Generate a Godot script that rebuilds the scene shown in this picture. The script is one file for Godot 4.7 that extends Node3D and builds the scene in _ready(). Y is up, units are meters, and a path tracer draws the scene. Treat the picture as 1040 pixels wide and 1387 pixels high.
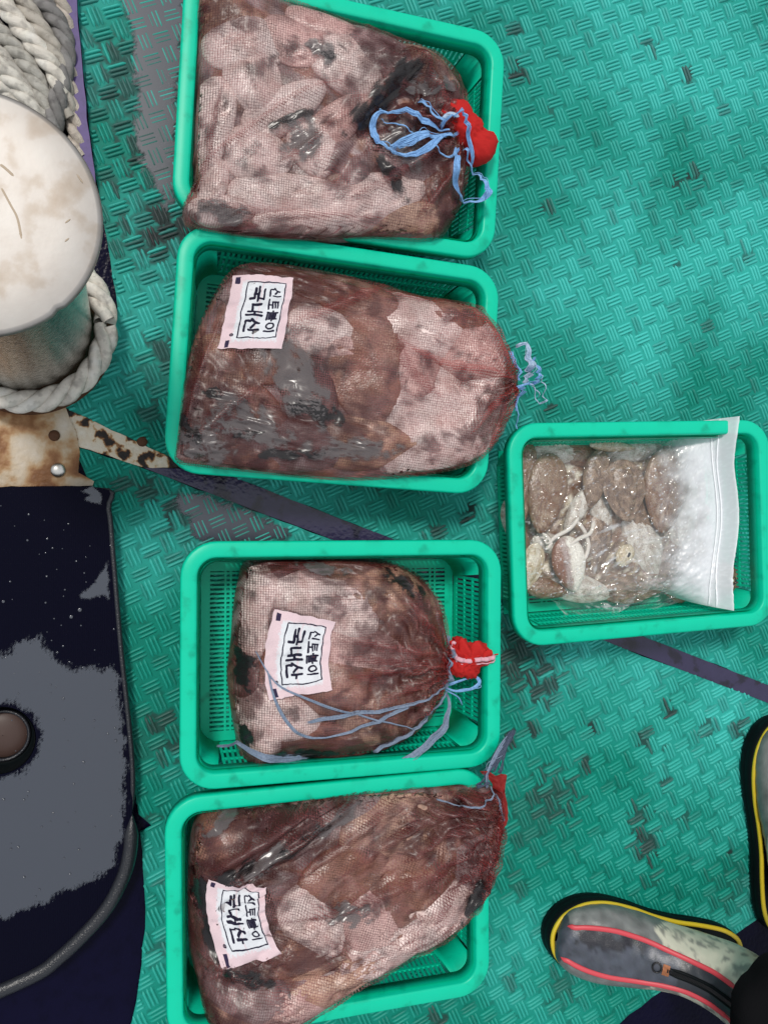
extends Node3D
# A boat deck seen from above: green baskets of cuttlefish in net sacks, a mooring bollard, a hatch lid, a person's boots.
# Plan coordinates are metres on the deck: x across, z down the deck, y up.

var used := {}
var M := {}
var grain: FastNoiseLite
var broad: FastNoiseLite
var stain_map: Image
const MAT_X0 := -0.25
const MAT_Z0 := -0.75
const MAT_SPAN := 1.6

# ---------------------------------------------------------------- small helpers
func v2(a: Array) -> PackedVector2Array:
	var r := PackedVector2Array()
	for i in range(0, a.size(), 2):
		r.append(Vector2(a[i], a[i + 1]))
	return r

func v3(a: Array) -> PackedVector3Array:
	var r := PackedVector3Array()
	for i in range(0, a.size(), 3):
		r.append(Vector3(a[i], a[i + 1], a[i + 2]))
	return r

func numbered(called: String) -> String:
	if not used.has(called):
		used[called] = 0
		return called
	used[called] += 1
	return "%s_%03d" % [called, used[called]]

func tag(o: Node, label: String, category := "", group := "", kind := "") -> Node:
	o.set_meta("label", label)
	if category: o.set_meta("category", category)
	if group: o.set_meta("group", group)
	if kind: o.set_meta("kind", kind)
	return o

func thing(called: String, label: String, category: String, at := Vector3.ZERO, turn := 0.0, group := "") -> Node3D:
	var o := Node3D.new()
	o.name = numbered(called)
	o.position = at
	o.rotation.y = turn
	add_child(o)
	tag(o, label, category, group)
	return o

func obj(called: String, mesh: Mesh, m: Material, parent: Node = null) -> MeshInstance3D:
	var o := MeshInstance3D.new()
	o.mesh = mesh
	o.material_override = m
	o.cast_shadow = GeometryInstance3D.SHADOW_CASTING_SETTING_ON
	if parent:
		o.name = called
		parent.add_child(o, true)
	else:
		o.name = numbered(called)
		add_child(o)
	return o

func lin(r: float, g: float, b: float) -> Color:
	return Color(r, g, b).linear_to_srgb()

func mat(r: float, g: float, b: float, rough := 0.6, spec := 0.5, metal := 0.0) -> StandardMaterial3D:
	var m := StandardMaterial3D.new()
	m.albedo_color = lin(r, g, b)
	m.roughness = rough
	m.metallic_specular = spec
	m.metallic = metal
	m.cull_mode = BaseMaterial3D.CULL_DISABLED
	return m

func noise_at(sd: int, freq: float, oct := 4) -> FastNoiseLite:
	var n := FastNoiseLite.new()
	n.seed = sd
	n.frequency = freq
	n.noise_type = FastNoiseLite.TYPE_SIMPLEX
	n.fractal_octaves = oct
	return n

func noise_tex(sd: int, freq: float, stops: Array, size := 512, oct := 5, bump := false) -> ImageTexture:
	# stops: offset, colour (linear) pairs
	var n := noise_at(sd, freq, oct)
	var im := n.get_seamless_image(size, size, false, false, 0.12)
	var g := Gradient.new()
	var offs := PackedFloat32Array()
	var cols := PackedColorArray()
	for s in stops:
		offs.append(s[0]); cols.append((s[1] as Color).linear_to_srgb())
	g.offsets = offs
	g.colors = cols
	var outp := Image.create_empty(size, size, false, Image.FORMAT_RGB8)
	for y in size:
		for x in size:
			outp.set_pixel(x, y, g.sample(im.get_pixel(x, y).r))
	return ImageTexture.create_from_image(outp)

func bump_tex(sd: int, freq: float, size := 512, oct := 4) -> ImageTexture:
	return ImageTexture.create_from_image(noise_at(sd, freq, oct).get_seamless_image(size, size, false, false, 0.12))

func tri_map(m: StandardMaterial3D, metres: float, world := true) -> StandardMaterial3D:
	m.uv1_triplanar = true
	m.uv1_world_triplanar = world
	m.uv1_scale = Vector3.ONE / metres
	return m

func relief(m: StandardMaterial3D, t: Texture2D, cm: float) -> StandardMaterial3D:
	m.heightmap_enabled = true
	m.heightmap_texture = t
	m.heightmap_scale = cm
	return m

func begin() -> SurfaceTool:
	var st := SurfaceTool.new()
	st.begin(Mesh.PRIMITIVE_TRIANGLES)
	return st

func grid_into(st: SurfaceTool, base: int, P: PackedVector3Array, nu: int, nv: int, wrap: bool, flip := false, cols := PackedColorArray(), uvs := PackedVector2Array()) -> int:
	# nu columns by nv rows, row after row; returns the next base index
	for i in P.size():
		st.set_smooth_group(0)
		if cols.size(): st.set_color(cols[i])
		if uvs.size(): st.set_uv(uvs[i])
		st.add_vertex(P[i])
	var mu := nu if wrap else nu - 1
	for v in nv - 1:
		for u in mu:
			var a := base + v * nu + u
			var b := base + v * nu + (u + 1) % nu
			var c := a + nu
			var d := b + nu
			for k in ([a, c, b, b, c, d] if flip else [a, b, c, b, d, c]):
				st.add_index(k)
	return base + P.size()

func done(st: SurfaceTool) -> ArrayMesh:
	st.generate_normals()
	return st.commit()

func grid_mesh(P: PackedVector3Array, nu: int, nv: int, wrap := false, flip := false, cols := PackedColorArray(), uvs := PackedVector2Array()) -> ArrayMesh:
	var st := begin()
	grid_into(st, 0, P, nu, nv, wrap, flip, cols, uvs)
	return done(st)

func add_box(st: SurfaceTool, o: Vector3, ex: Vector3, ey: Vector3, ez: Vector3) -> void:
	# box with one corner at o and the three edge vectors
	var c := [o, o + ex, o + ex + ez, o + ez, o + ey, o + ex + ey, o + ex + ey + ez, o + ez + ey]
	for q in [[0, 1, 2, 3], [7, 6, 5, 4], [0, 4, 5, 1], [1, 5, 6, 2], [2, 6, 7, 3], [3, 7, 4, 0]]:
		st.set_smooth_group(-1)
		for k in [0, 1, 2, 0, 2, 3]:
			st.add_vertex(c[q[k]])

func smooth_line(p: PackedVector2Array, n: int, closed: bool) -> PackedVector2Array:
	var r := PackedVector2Array()
	var c := p.size()
	for i in (c if closed else c - 1):
		var p0 := p[(i - 1 + c) % c] if closed or i > 0 else p[0]
		var p1 := p[i]
		var p2 := p[(i + 1) % c]
		var p3 := p[(i + 2) % c] if closed or i + 2 < c else p[c - 1]
		for k in n:
			r.append(p1.cubic_interpolate(p2, p0, p3, float(k) / n))
	if not closed: r.append(p[c - 1])
	return r

func smooth_path(p: PackedVector3Array, n: int, closed := false) -> PackedVector3Array:
	var r := PackedVector3Array()
	var c := p.size()
	for i in (c if closed else c - 1):
		var p0 := p[(i - 1 + c) % c] if closed or i > 0 else p[0]
		var p2 := p[(i + 1) % c]
		var p3 := p[(i + 2) % c] if closed or i + 2 < c else p[c - 1]
		for k in n:
			r.append(p[i].cubic_interpolate(p2, p0, p3, float(k) / n))
	if not closed: r.append(p[c - 1])
	return r

func tube_into(st: SurfaceTool, base: int, path: PackedVector3Array, rx: float, ry: float, sides: int, closed := false, taper := false) -> int:
	# a tube along path, rx wide (in the plan) and ry high
	var n := path.size()
	var P := PackedVector3Array()
	for i in n:
		var t: Vector3
		if closed: t = path[(i + 1) % n] - path[(i - 1 + n) % n]
		else: t = path[mini(i + 1, n - 1)] - path[maxi(i - 1, 0)]
		t = t.normalized() if t.length() > 1e-9 else Vector3.RIGHT
		var s := t.cross(Vector3.UP)
		s = s.normalized() if s.length() > 0.05 else t.cross(Vector3.BACK).normalized()
		var u := s.cross(t).normalized()
		var k := 1.0
		if taper and not closed: k = clampf(minf(i, n - 1 - i) * 0.6, 0.02, 1.0)
		for j in sides:
			var a := TAU * j / sides
			P.append(path[i] + (s * cos(a) * rx + u * sin(a) * ry) * k)
	if closed:
		for j in sides: P.append(P[j])
	return grid_into(st, base, P, sides, n + (1 if closed else 0), true, true)

func tube_mesh(path: PackedVector3Array, rx: float, ry: float, sides := 8, closed := false) -> ArrayMesh:
	var st := begin()
	tube_into(st, 0, path, rx, ry, sides, closed, true)
	return done(st)

func slab(poly: PackedVector2Array, y0: float, y1: float, uv := false) -> ArrayMesh:
	# a sheet with the outline poly, from y0 up to y1
	var st := begin()
	var ix := Geometry2D.triangulate_polygon(poly)
	for k in range(0, ix.size(), 3):
		var a := poly[ix[k]]; var b := poly[ix[k + 1]]; var c := poly[ix[k + 2]]
		var seq := [a, b, c] if (b - a).cross(c - a) > 0 else [a, c, b]
		for p in seq:
			st.set_smooth_group(-1)
			if uv: st.set_uv(mat_uv(p))
			st.add_vertex(Vector3(p.x, y1, p.y))
	var area := 0.0
	for i in poly.size():
		area += poly[i].cross(poly[(i + 1) % poly.size()])
	for i in poly.size():
		var a := poly[i]; var b := poly[(i + 1) % poly.size()]
		if area < 0: var s := a; a = b; b = s
		for q in [[a, y1], [a, y0], [b, y1], [b, y1], [a, y0], [b, y0]]:
			st.set_smooth_group(-1)
			if uv: st.set_uv(mat_uv(q[0]))
			st.add_vertex(Vector3(q[0].x, q[1], q[0].y))
	return done(st)

func mat_uv(p: Vector2) -> Vector2:
	return Vector2((p.x - MAT_X0) / MAT_SPAN, (p.y - MAT_Z0) / MAT_SPAN)

func ragged(poly: PackedVector2Array, step: float, amp: float, sd: int) -> PackedVector2Array:
	# the outline with small irregularities, as a knife or a spill leaves it
	var n := noise_at(sd, 60.0, 3)
	var r := PackedVector2Array()
	for i in poly.size():
		var a := poly[i]; var b := poly[(i + 1) % poly.size()]
		var c := maxi(1, int(a.distance_to(b) / step))
		var side := (b - a).normalized().orthogonal()
		for k in c:
			var p := a.lerp(b, float(k) / c)
			r.append(p + side * n.get_noise_2d(p.x, p.y) * amp)
	return r

func seg_d(p: Vector2, a: Vector2, b: Vector2) -> float:
	var ab := b - a
	var t := clampf((p - a).dot(ab) / maxf(ab.length_squared(), 1e-12), 0.0, 1.0)
	return p.distance_to(a + ab * t)

# ---------------------------------------------------------------- a net sack: its outline in plan, its swelling top, what lies in it
class Sack:
	var edge: PackedVector2Array
	var rim: PackedFloat32Array
	var top := 0.13
	var reach := 0.06
	var lumps := []      # x, z, turn, half length, half width, tone
	var folds := []      # points, width, height
	var neck := Vector2.ZERO
	var gather := 0.0
	var gather_reach := 0.1
	var pleats := 30.0
	var rough: FastNoiseLite
	var wrinkle := 0.002
	var wrinkle_turn := 0.0
	var short := "sack"

	func far(p: Vector2) -> Vector2:   # distance to the edge, height of the edge there
		var best := 1e9
		var h := 0.0
		var n := edge.size()
		for i in n:
			var a := edge[i]
			var ab := edge[(i + 1) % n] - a
			var t := clampf((p - a).dot(ab) / maxf(ab.length_squared(), 1e-12), 0.0, 1.0)
			var d := p.distance_squared_to(a + ab * t)
			if d < best:
				best = d
				h = lerpf(rim[i], rim[(i + 1) % n], t)
		return Vector2(sqrt(best), h)

	func bed(p: Vector2) -> float:
		var f := far(p)
		var q := clampf(f.x / reach, 0.0, 1.0)
		return f.y + (top - f.y) * sqrt(1.0 - (1.0 - q) * (1.0 - q)) + rough.get_noise_2d(p.x * 9.0, p.y * 9.0) * 0.006 * q

	func bump(p: Vector2, l: Array) -> float:
		var d := p - Vector2(l[0], l[1])
		var c := cos(l[2]); var s := sin(l[2])
		var u: float = (d.x * c + d.y * s) / l[3]
		var v: float = (-d.x * s + d.y * c) / l[4]
		v *= 1.0 + 0.25 * u
		var k := 1.0 - u * u - v * v
		return 0.0 if k <= 0.0 else (0.0055 + 0.16 * minf(l[4], 0.03)) * sqrt(k)

	func swell(p: Vector2) -> float:
		var m := 0.0
		for l in lumps:
			var b := bump(p, l)
			var k := 0.008
			var h := maxf(k - absf(m - b), 0.0) / k
			m = maxf(m, b) + h * h * k * 0.25
		return m

	func fold_at(p: Vector2) -> Vector2:   # height added, how much fold
		var add := 0.0
		var much := 0.0
		for f in folds:
			var pts: PackedVector2Array = f[0]
			var best := 1e9
			var along := 0.0
			for i in pts.size() - 1:
				var a := pts[i]
				var ab := pts[i + 1] - a
				var t := clampf((p - a).dot(ab) / maxf(ab.length_squared(), 1e-12), 0.0, 1.0)
				var d := p.distance_to(a + ab * t)
				if d < best:
					best = d
					along = (i + t) / (pts.size() - 1)
			var w: float = f[1]
			if best < w * 3.0:
				var k := exp(-best * best / (w * w)) * smoothstep(0.0, 0.12, along) * smoothstep(1.0, 0.8, along)
				add += f[2] * k
				much = maxf(much, k)
		return Vector2(add, much)

	func calm(p: Vector2) -> float:
		return bed(p) + swell(p) + maxf(fold_at(p).x, 0.0)

	func height(p: Vector2) -> float:
		var h := bed(p) + swell(p)
		h += fold_at(p).x
		if gather > 0.0:
			var d := p - neck
			var r := d.length()
			var k := exp(-r / gather_reach)
			h += gather * k * (sin(d.angle() * pleats + rough.get_noise_2d(p.x * 14.0, p.y * 14.0) * 5.0) * minf(1.0, r / 0.012))
		var q := p.rotated(-wrinkle_turn)
		h += wrinkle * (0.25 - absf(rough.get_noise_2d(q.x * 9.0 + 0.6 * q.y, q.y * 42.0))) * smoothstep(-0.25, 0.25, rough.get_noise_2d(p.x * 11.0 + 7.0, p.y * 11.0))
		h += rough.get_noise_2d(p.x * 60.0, p.y * 60.0) * 0.0009
		return h

# ---------------------------------------------------------------- the scene
func _ready() -> void:
	# camera: held 1.08 m over the deck, tilted 16 degrees
	var cam := Camera3D.new()
	cam.name = "camera"
	cam.fov = 62.19
	cam.near = 0.02
	cam.far = 6000.0
	add_child(cam)
	cam.transform = Transform3D(Basis(Vector3(0.96198, 0.27312, -0.00071), Vector3(0.00071, -0.0051, -0.99999), Vector3(-0.27312, 0.96197, -0.0051)), Vector3(0, 1.08, 0))
	cam.current = true
	var we := WorldEnvironment.new()
	we.name = "environment"
	var env := Environment.new()
	env.background_mode = Environment.BG_SKY
	var sky := Sky.new()
	var sm := ProceduralSkyMaterial.new()
	sm.sky_top_color = Color(0.96, 0.98, 1.0)
	sm.sky_horizon_color = Color(0.60, 0.64, 0.68)
	sm.sky_curve = 0.5
	sm.ground_horizon_color = Color(0.6, 0.64, 0.68)
	sm.ground_bottom_color = Color(0.3, 0.34, 0.38)
	sm.sky_energy_multiplier = 0.86
	sm.sun_angle_max = 0.0
	sky.sky_material = sm
	env.sky = sky
	env.tonemap_mode = Environment.TONE_MAPPER_LINEAR
	env.tonemap_exposure = 1.28
	env.sdfgi_enabled = true
	env.ssao_enabled = true
	env.ssil_enabled = true
	we.environment = env
	add_child(we)
	var sun := DirectionalLight3D.new()
	sun.name = "overcast_sun"
	sun.light_energy = 0.5
	sun.light_angular_distance = 10.0
	sun.light_color = Color(1.0, 0.98, 0.95)
	sun.shadow_enabled = true
	add_child(sun)
	sun.look_at_from_position(Vector3(-0.6, 2.0, -0.9), Vector3.ZERO)

	grain = noise_at(5, 220.0, 3)
	broad = noise_at(9, 7.0, 4)
	make_materials()
	make_deck()
	make_mats()
	make_strip_and_lid()
	make_bollard()
	make_baskets()
	make_sacks()
	make_clear_bag()
	make_person()
	make_drops()

func make_materials() -> void:
	var speck := noise_tex(21, 0.05, [[0.0, Color(0.45, 0.41, 0.41)], [0.34, Color(0.74, 0.70, 0.70)], [0.46, Color(0.92, 0.90, 0.90)], [1.0, Color(1, 1, 1)]], 512, 6)
	var wear := noise_tex(22, 0.02, [[0.0, Color(0.72, 0.72, 0.72)], [0.5, Color(0.93, 0.93, 0.93)], [1.0, Color(1, 1, 1)]], 512, 6)
	var fine := bump_tex(23, 0.06)
	M.speck = speck
	M.fine = fine
	var deck := mat(0.0035, 0.003, 0.018, 0.25, 0.18)
	deck.albedo_texture = wear
	M.deck = relief(tri_map(deck, 0.3), fine, 0.05)
	M.sea = mat(0.02, 0.05, 0.06, 0.15, 0.5)
	M.strip = mat(0.032, 0.026, 0.072, 0.2, 0.5)
	M.strip.albedo_texture = noise_tex(24, 0.012, [[0.0, Color(0.2, 0.18, 0.2)], [0.27, Color(0.4, 0.38, 0.4)], [0.42, Color(0.85, 0.83, 0.88)], [1.0, Color(1, 1, 1)]], 512, 7)
	relief(tri_map(M.strip, 0.3), fine, 0.03)
	M.coaming = mat(0.085, 0.05, 0.19, 0.42, 0.4)
	M.coaming.albedo_texture = wear
	tri_map(M.coaming, 0.12)
	M.rusty = mat(1, 1, 1, 0.55, 0.4)
	M.rusty.albedo_texture = noise_tex(25, 0.013, [[0.0, Color(0.012, 0.009, 0.008)], [0.36, Color(0.02, 0.012, 0.01)], [0.41, Color(0.16, 0.06, 0.02)], [0.47, Color(0.42, 0.25, 0.12)], [0.53, Color(0.6, 0.5, 0.38)], [1.0, Color(0.68, 0.63, 0.55)]], 512, 6)
	relief(tri_map(M.rusty, 0.22), fine, 0.08)
	M.plate = mat(1, 1, 1, 0.5, 0.4)
	M.plate.albedo_texture = noise_tex(26, 0.008, [[0.0, Color(0.12, 0.045, 0.014)], [0.3, Color(0.22, 0.095, 0.035)], [0.46, Color(0.36, 0.21, 0.10)], [0.62, Color(0.47, 0.37, 0.26)], [1.0, Color(0.56, 0.50, 0.43)]], 512, 6)
	relief(tri_map(M.plate, 0.3), fine, 0.06)
	M.rust = mat(0.10, 0.045, 0.025, 0.7, 0.3)
	M.rust.albedo_texture = wear
	tri_map(M.rust, 0.08)
	M.steel = mat(0.58, 0.56, 0.53, 0.2, 0.5, 1.0)
	M.steel.albedo_texture = noise_tex(27, 0.02, [[0.0, Color(0.3, 0.27, 0.24)], [0.4, Color(0.62, 0.6, 0.57)], [0.55, Color(0.95, 0.94, 0.93)], [1.0, Color(1, 1, 1)]], 512, 6)
	relief(tri_map(M.steel, 0.09, false), fine, 0.03)
	M.cap = mat(1, 1, 1, 0.5, 0.5, 0.75)
	M.cap.albedo_texture = noise_tex(28, 0.006, [[0.0, Color(0.26, 0.215, 0.175)], [0.33, Color(0.315, 0.28, 0.25)], [0.48, Color(0.36, 0.335, 0.315)], [1.0, Color(0.39, 0.372, 0.355)]], 512, 7)
	relief(tri_map(M.cap, 0.2), fine, 0.002)
	M.scratch = mat(0.42, 0.33, 0.24, 0.6, 0.4)
	M.bolt = mat(0.62, 0.6, 0.57, 0.35, 0.5, 1.0)
	M.rope = mat(0.78, 0.75, 0.70, 0.9, 0.2)
	M.rope.vertex_color_use_as_albedo = true
	M.rope.albedo_texture = noise_tex(29, 0.012, [[0.0, Color(0.42, 0.41, 0.41)], [0.36, Color(0.74, 0.73, 0.71)], [0.48, Color(0.95, 0.94, 0.92)], [1.0, Color(1, 1, 1)]], 512, 7)
	relief(tri_map(M.rope, 0.12), bump_tex(31, 0.16, 512, 3), 0.12)
	M.plastic = mat(0.0010, 0.55, 0.345, 0.36, 0.34)
	M.plastic.albedo_texture = noise_tex(30, 0.012, [[0.0, Color(0.5, 0.52, 0.51)], [0.2, Color(0.8, 0.84, 0.82)], [0.28, Color(0.95, 0.97, 0.96)], [0.6, Color(1, 1, 1)], [1.0, Color(0.94, 0.97, 0.98)]], 512, 7)
	M.plastic.subsurf_scatter_enabled = false
	tri_map(M.plastic, 0.35, false)
	M.lid = mat(0.002, 0.002, 0.009, 0.3, 0.16)
	var ribs := Image.create_empty(128, 128, false, Image.FORMAT_L8)
	for y in 128:
		for x in 128:
			var w := grain.get_noise_2d(x * 0.0006, y * 0.00005) * 1.2
			ribs.set_pixel(x, y, Color(1, 1, 1) * (0.5 + 0.5 * sin(TAU * x / 16.0 + w)))
	relief(tri_map(M.lid, 0.016), ImageTexture.create_from_image(ribs), 0.025)
	M.bead = mat(0.014, 0.015, 0.02, 0.34, 0.5)
	relief(tri_map(M.bead, 0.1), fine, 0.05)
	M.film = mat(0.045, 0.048, 0.064, 0.07, 0.705)
	M.sheet = mat(0.022, 0.028, 0.046, 0.26, 0.69)
	M.sheet.vertex_color_use_as_albedo = true
	M.sheet.transparency = BaseMaterial3D.TRANSPARENCY_ALPHA
	M.ink = mat(0.010, 0.009, 0.011, 0.12, 0.7)
	M.rubber = mat(1, 1, 1, 0.33, 0.5)
	M.rubber.vertex_color_use_as_albedo = true
	relief(tri_map(M.rubber, 0.05), fine, 0.02)
	M.black = mat(0.004, 0.006, 0.007, 0.5, 0.22)
	M.yellow = mat(0.62, 0.46, 0.02, 0.45, 0.5)
	M.red_trim = mat(0.62, 0.06, 0.08, 0.45, 0.5)
	M.cloth = mat(0.006, 0.006, 0.007, 0.85, 0.15)
	relief(tri_map(M.cloth, 0.06), fine, 0.05)
	M.zip = mat(0.03, 0.03, 0.032, 0.35, 0.5, 0.6)
	M.badge = mat(0.32, 0.12, 0.05, 0.5, 0.5, 0.4)

func make_deck() -> void:
	var sea := PlaneMesh.new()
	sea.size = Vector2(4000, 4000)
	var s := obj("sea", sea, M.sea)
	s.position.y = -1.2
	tag(s, "grey green sea beyond the boat", "", "", "structure")
	var d := slab(PackedVector2Array([Vector2(-2.4, -4), Vector2(2.6, -4), Vector2(2.6, 3), Vector2(-2.4, 3)]), -0.3, 0.0)
	tag(obj("deck", d, M.deck), "dark navy painted steel deck under the green mats", "", "", "structure")

# ---------------------------------------------------------------- the green rubber mats
func stain(p: Vector2) -> Color:
	var c := stain_map.get_pixel(clampi(int((p.x - MAT_X0) / MAT_SPAN * 800), 0, 799), clampi(int((p.y - MAT_Z0) / MAT_SPAN * 800), 0, 799))
	return c

func make_mats() -> void:
	stain_map = Image.create_empty(800, 800, false, Image.FORMAT_RGBF)
	var fadeN := noise_at(41, 3.2, 3)
	var dirt := noise_at(42, 34.0, 4)
	for y in 800:
		for x in 800:
			var p := Vector2(MAT_X0 + MAT_SPAN * x / 800.0, MAT_Z0 + MAT_SPAN * y / 800.0)
			var f := fadeN.get_noise_2d(p.x, p.y)
			var g := 1.0 + 0.16 * f
			var pale_mix := clampf(0.30 + 0.8 * f + 0.30 * p.x - 0.45 * p.y, 0.0, 1.0)  # mix of the paler green, growing to the right and up the deck
			var d := dirt.get_noise_2d(p.x, p.y)
			var k := 1.0 - 0.28 * smoothstep(0.2, 0.6, d)
			var c := Color(0.003, 0.265, 0.195).lerp(Color(0.035, 0.41, 0.355), pale_mix) * g
			c = Color(c.r * k + 0.006 * (1 - k), c.g * k, c.b * k)
			stain_map.set_pixel(x, y, c)
	# ink that was trodden in: x, z, reach, strength
	var marks := [[0.776, -0.489, 0.0168, 0.90], [0.766, -0.633, 0.0147, 0.80], [0.702, -0.667, 0.0126, 0.60], [0.496, -0.604, 0.0168, 0.90], [0.494, -0.656, 0.0147, 0.70], [0.537, -0.418, 0.0105, 0.70], [0.745, -0.475, 0.0147, 0.80], [0.866, -0.378, 0.0126, 0.60], [0.746, -0.358, 0.0105, 0.60], [0.544, -0.551, 0.0084, 0.50], [0.643, -0.417, 0.0095, 0.50], [0.827, -0.588, 0.0095, 0.50], [0.699, 0.488, 0.0273, 0.80], [0.687, 0.444, 0.0231, 0.70], [0.609, 0.310, 0.0147, 0.90], [0.598, 0.357, 0.0105, 0.80], [0.518, 0.304, 0.0147, 0.80], [0.798, 0.324, 0.0168, 0.70], [0.692, 0.332, 0.0147, 0.80], [0.552, 0.399, 0.0420, 0.55], [0.495, 0.206, 0.0420, 0.70], [0.535, 0.249, 0.0315, 0.70], [0.484, 0.317, 0.0147, 0.80], [0.729, 0.399, 0.0126, 0.70], [0.843, 0.514, 0.0084, 0.90], [0.760, 0.451, 0.0147, 0.60], [0.705, 0.536, 0.0147, 0.50], [0.735, 0.292, 0.0126, 0.90], [0.856, 0.328, 0.0168, 0.80], [0.791, 0.231, 0.0105, 0.50], [0.430, 0.002, 0.0126, 0.90], [0.419, 0.012, 0.0105, 0.90], [0.372, 0.032, 0.0147, 0.80], [0.295, -0.027, 0.0105, 0.60], [0.265, -0.036, 0.0126, 0.50], [0.729, 0.346, 0.0105, 0.50], [0.006, -0.020, 0.0189, 0.70], [-0.020, -0.029, 0.0126, 0.70], [0.041, 0.002, 0.0252, 0.70], [0.010, -0.115, 0.0210, 0.50], [0.028, -0.197, 0.0252, 0.60], [-0.037, -0.397, 0.0168, 0.50], [0.006, -0.321, 0.0210, 0.70], [0.028, -0.350, 0.0273, 0.90], [-0.024, -0.345, 0.0105, 0.60], [0.019, 0.264, 0.0168, 0.60], [0.036, 0.293, 0.0210, 0.60], [0.010, 0.381, 0.0126, 0.50], [0.032, 0.465, 0.0147, 0.50], [0.018, 0.545, 0.0147, 0.50], [-0.016, -0.524, 0.0420, 0.50], [0.015, -0.439, 0.0462, 0.60], [0.378, 0.686, 0.0168, 0.70], [0.485, 0.653, 0.0147, 0.50], [0.564, 0.675, 0.0315, 0.40], [0.496, 0.522, 0.0210, 0.40], [0.545, -0.142, 0.0084, 0.80], [0.880, -0.186, 0.0084, 0.50], [0.679, -0.178, 0.0073, 0.50], [0.802, -0.270, 0.0084, 0.50], [0.573, -0.318, 0.0073, 0.50], [-0.003, -0.508, 0.0945, 0.45], [0.016, -0.340, 0.0630, 0.50], [0.501, 0.196, 0.0840, 0.45], [0.094, 0.012, 0.0840, 0.40], [0.028, -0.169, 0.0525, 0.40], [0.484, 0.012, 0.0420, 0.35], [0.518, 0.422, 0.0630, 0.30], [0.018, 0.283, 0.0473, 0.30], [0.856, 0.565, 0.0525, 0.35]]
	var smear := noise_at(43, 55.0, 4)
	for m in marks:
		var r: float = m[2]
		var n := int(r * 1.8 / MAT_SPAN * 800) + 1
		var cx := int((m[0] - MAT_X0) / MAT_SPAN * 800)
		var cy := int((m[1] - MAT_Z0) / MAT_SPAN * 800)
		for y in range(maxi(0, cy - n), mini(800, cy + n)):
			for x in range(maxi(0, cx - n), mini(800, cx + n)):
				var p := Vector2(MAT_X0 + MAT_SPAN * x / 800.0, MAT_Z0 + MAT_SPAN * y / 800.0)
				var q := p.distance_to(Vector2(m[0], m[1])) / r + smear.get_noise_2d(p.x, p.y) * 0.9
				var k: float = (1.0 - smoothstep(0.35, 1.0, q)) * m[3]
				if k > 0.0: stain_map.set_pixel(x, y, stain_map.get_pixel(x, y).lerp(Color(0.028, 0.032, 0.034), k))
	var srgb := Image.create_empty(800, 800, false, Image.FORMAT_RGB8)
	for y in 800:
		for x in 800:
			var c := stain_map.get_pixel(x, y)
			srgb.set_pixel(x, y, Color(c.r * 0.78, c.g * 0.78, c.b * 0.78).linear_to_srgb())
	var rubber := mat(1, 1, 1, 0.5, 0.25)
	rubber.albedo_texture = ImageTexture.create_from_image(srgb)
	var ribm := mat(1, 1, 1, 0.42, 0.32)
	ribm.vertex_color_use_as_albedo = true
	var up := ragged(v2([-0.0905, -0.1186, -0.0756, -0.1516, -0.0539, -0.1835, -0.0285, -0.2381, -0.037, -0.2997, -0.047, -0.3519, -0.0554, -0.4058, -0.0636, -0.4911, -0.0694, -0.5429, -0.0752, -0.6034, -0.0751, -0.6384, 1.0824, -0.873, 1.0878, 0.3358, 0.9079, 0.2676, 0.7017, 0.1888, 0.0943, -0.0437, 0.0301, -0.0619]), 0.02, 0.002, 3)
	var low := ragged(v2([-0.0807, -0.0741, 0.0005, -0.048, 0.1496, 0.0089, 0.6335, 0.1902, 0.908, 0.2933, 1.0879, 0.3648, 1.0886, 0.5169, 0.9092, 0.6065, 0.6538, 0.7389, 0.5869, 0.7728, -0.0293, 0.6642, -0.0138, 0.6282, -0.0034, 0.5784, 0.0027, 0.5161, 0.001, 0.4617, -0.0033, 0.3963, 0.0114, 0.3915, -0.005, 0.3736, -0.0119, 0.3253, -0.0204, 0.2305, -0.0289, 0.1451, -0.0373, 0.0424, -0.0448, 0.0023, -0.0624, -0.0348]), 0.02, 0.0022, 4)
	var rib := rib_mesh()
	for one in [[up, "green rubber deck mat with basketweave ribs above the diagonal strip"], [low, "green rubber deck mat with basketweave ribs below the diagonal strip, under the boots"]]:
		var poly: PackedVector2Array = one[0]
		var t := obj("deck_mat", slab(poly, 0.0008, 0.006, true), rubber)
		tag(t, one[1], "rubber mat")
		var at: Array[Transform3D] = []
		var tint := PackedColorArray()
		var da := Vector2.from_angle(deg_to_rad(21.5)) * 0.0309
		var db := Vector2.from_angle(deg_to_rad(111.5)) * 0.0309
		var hd := (da - db).normalized()
		var o0 := Vector3(0.5912, 0.006, -0.5822)
		var o := Vector2(o0.x, o0.z)
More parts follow.
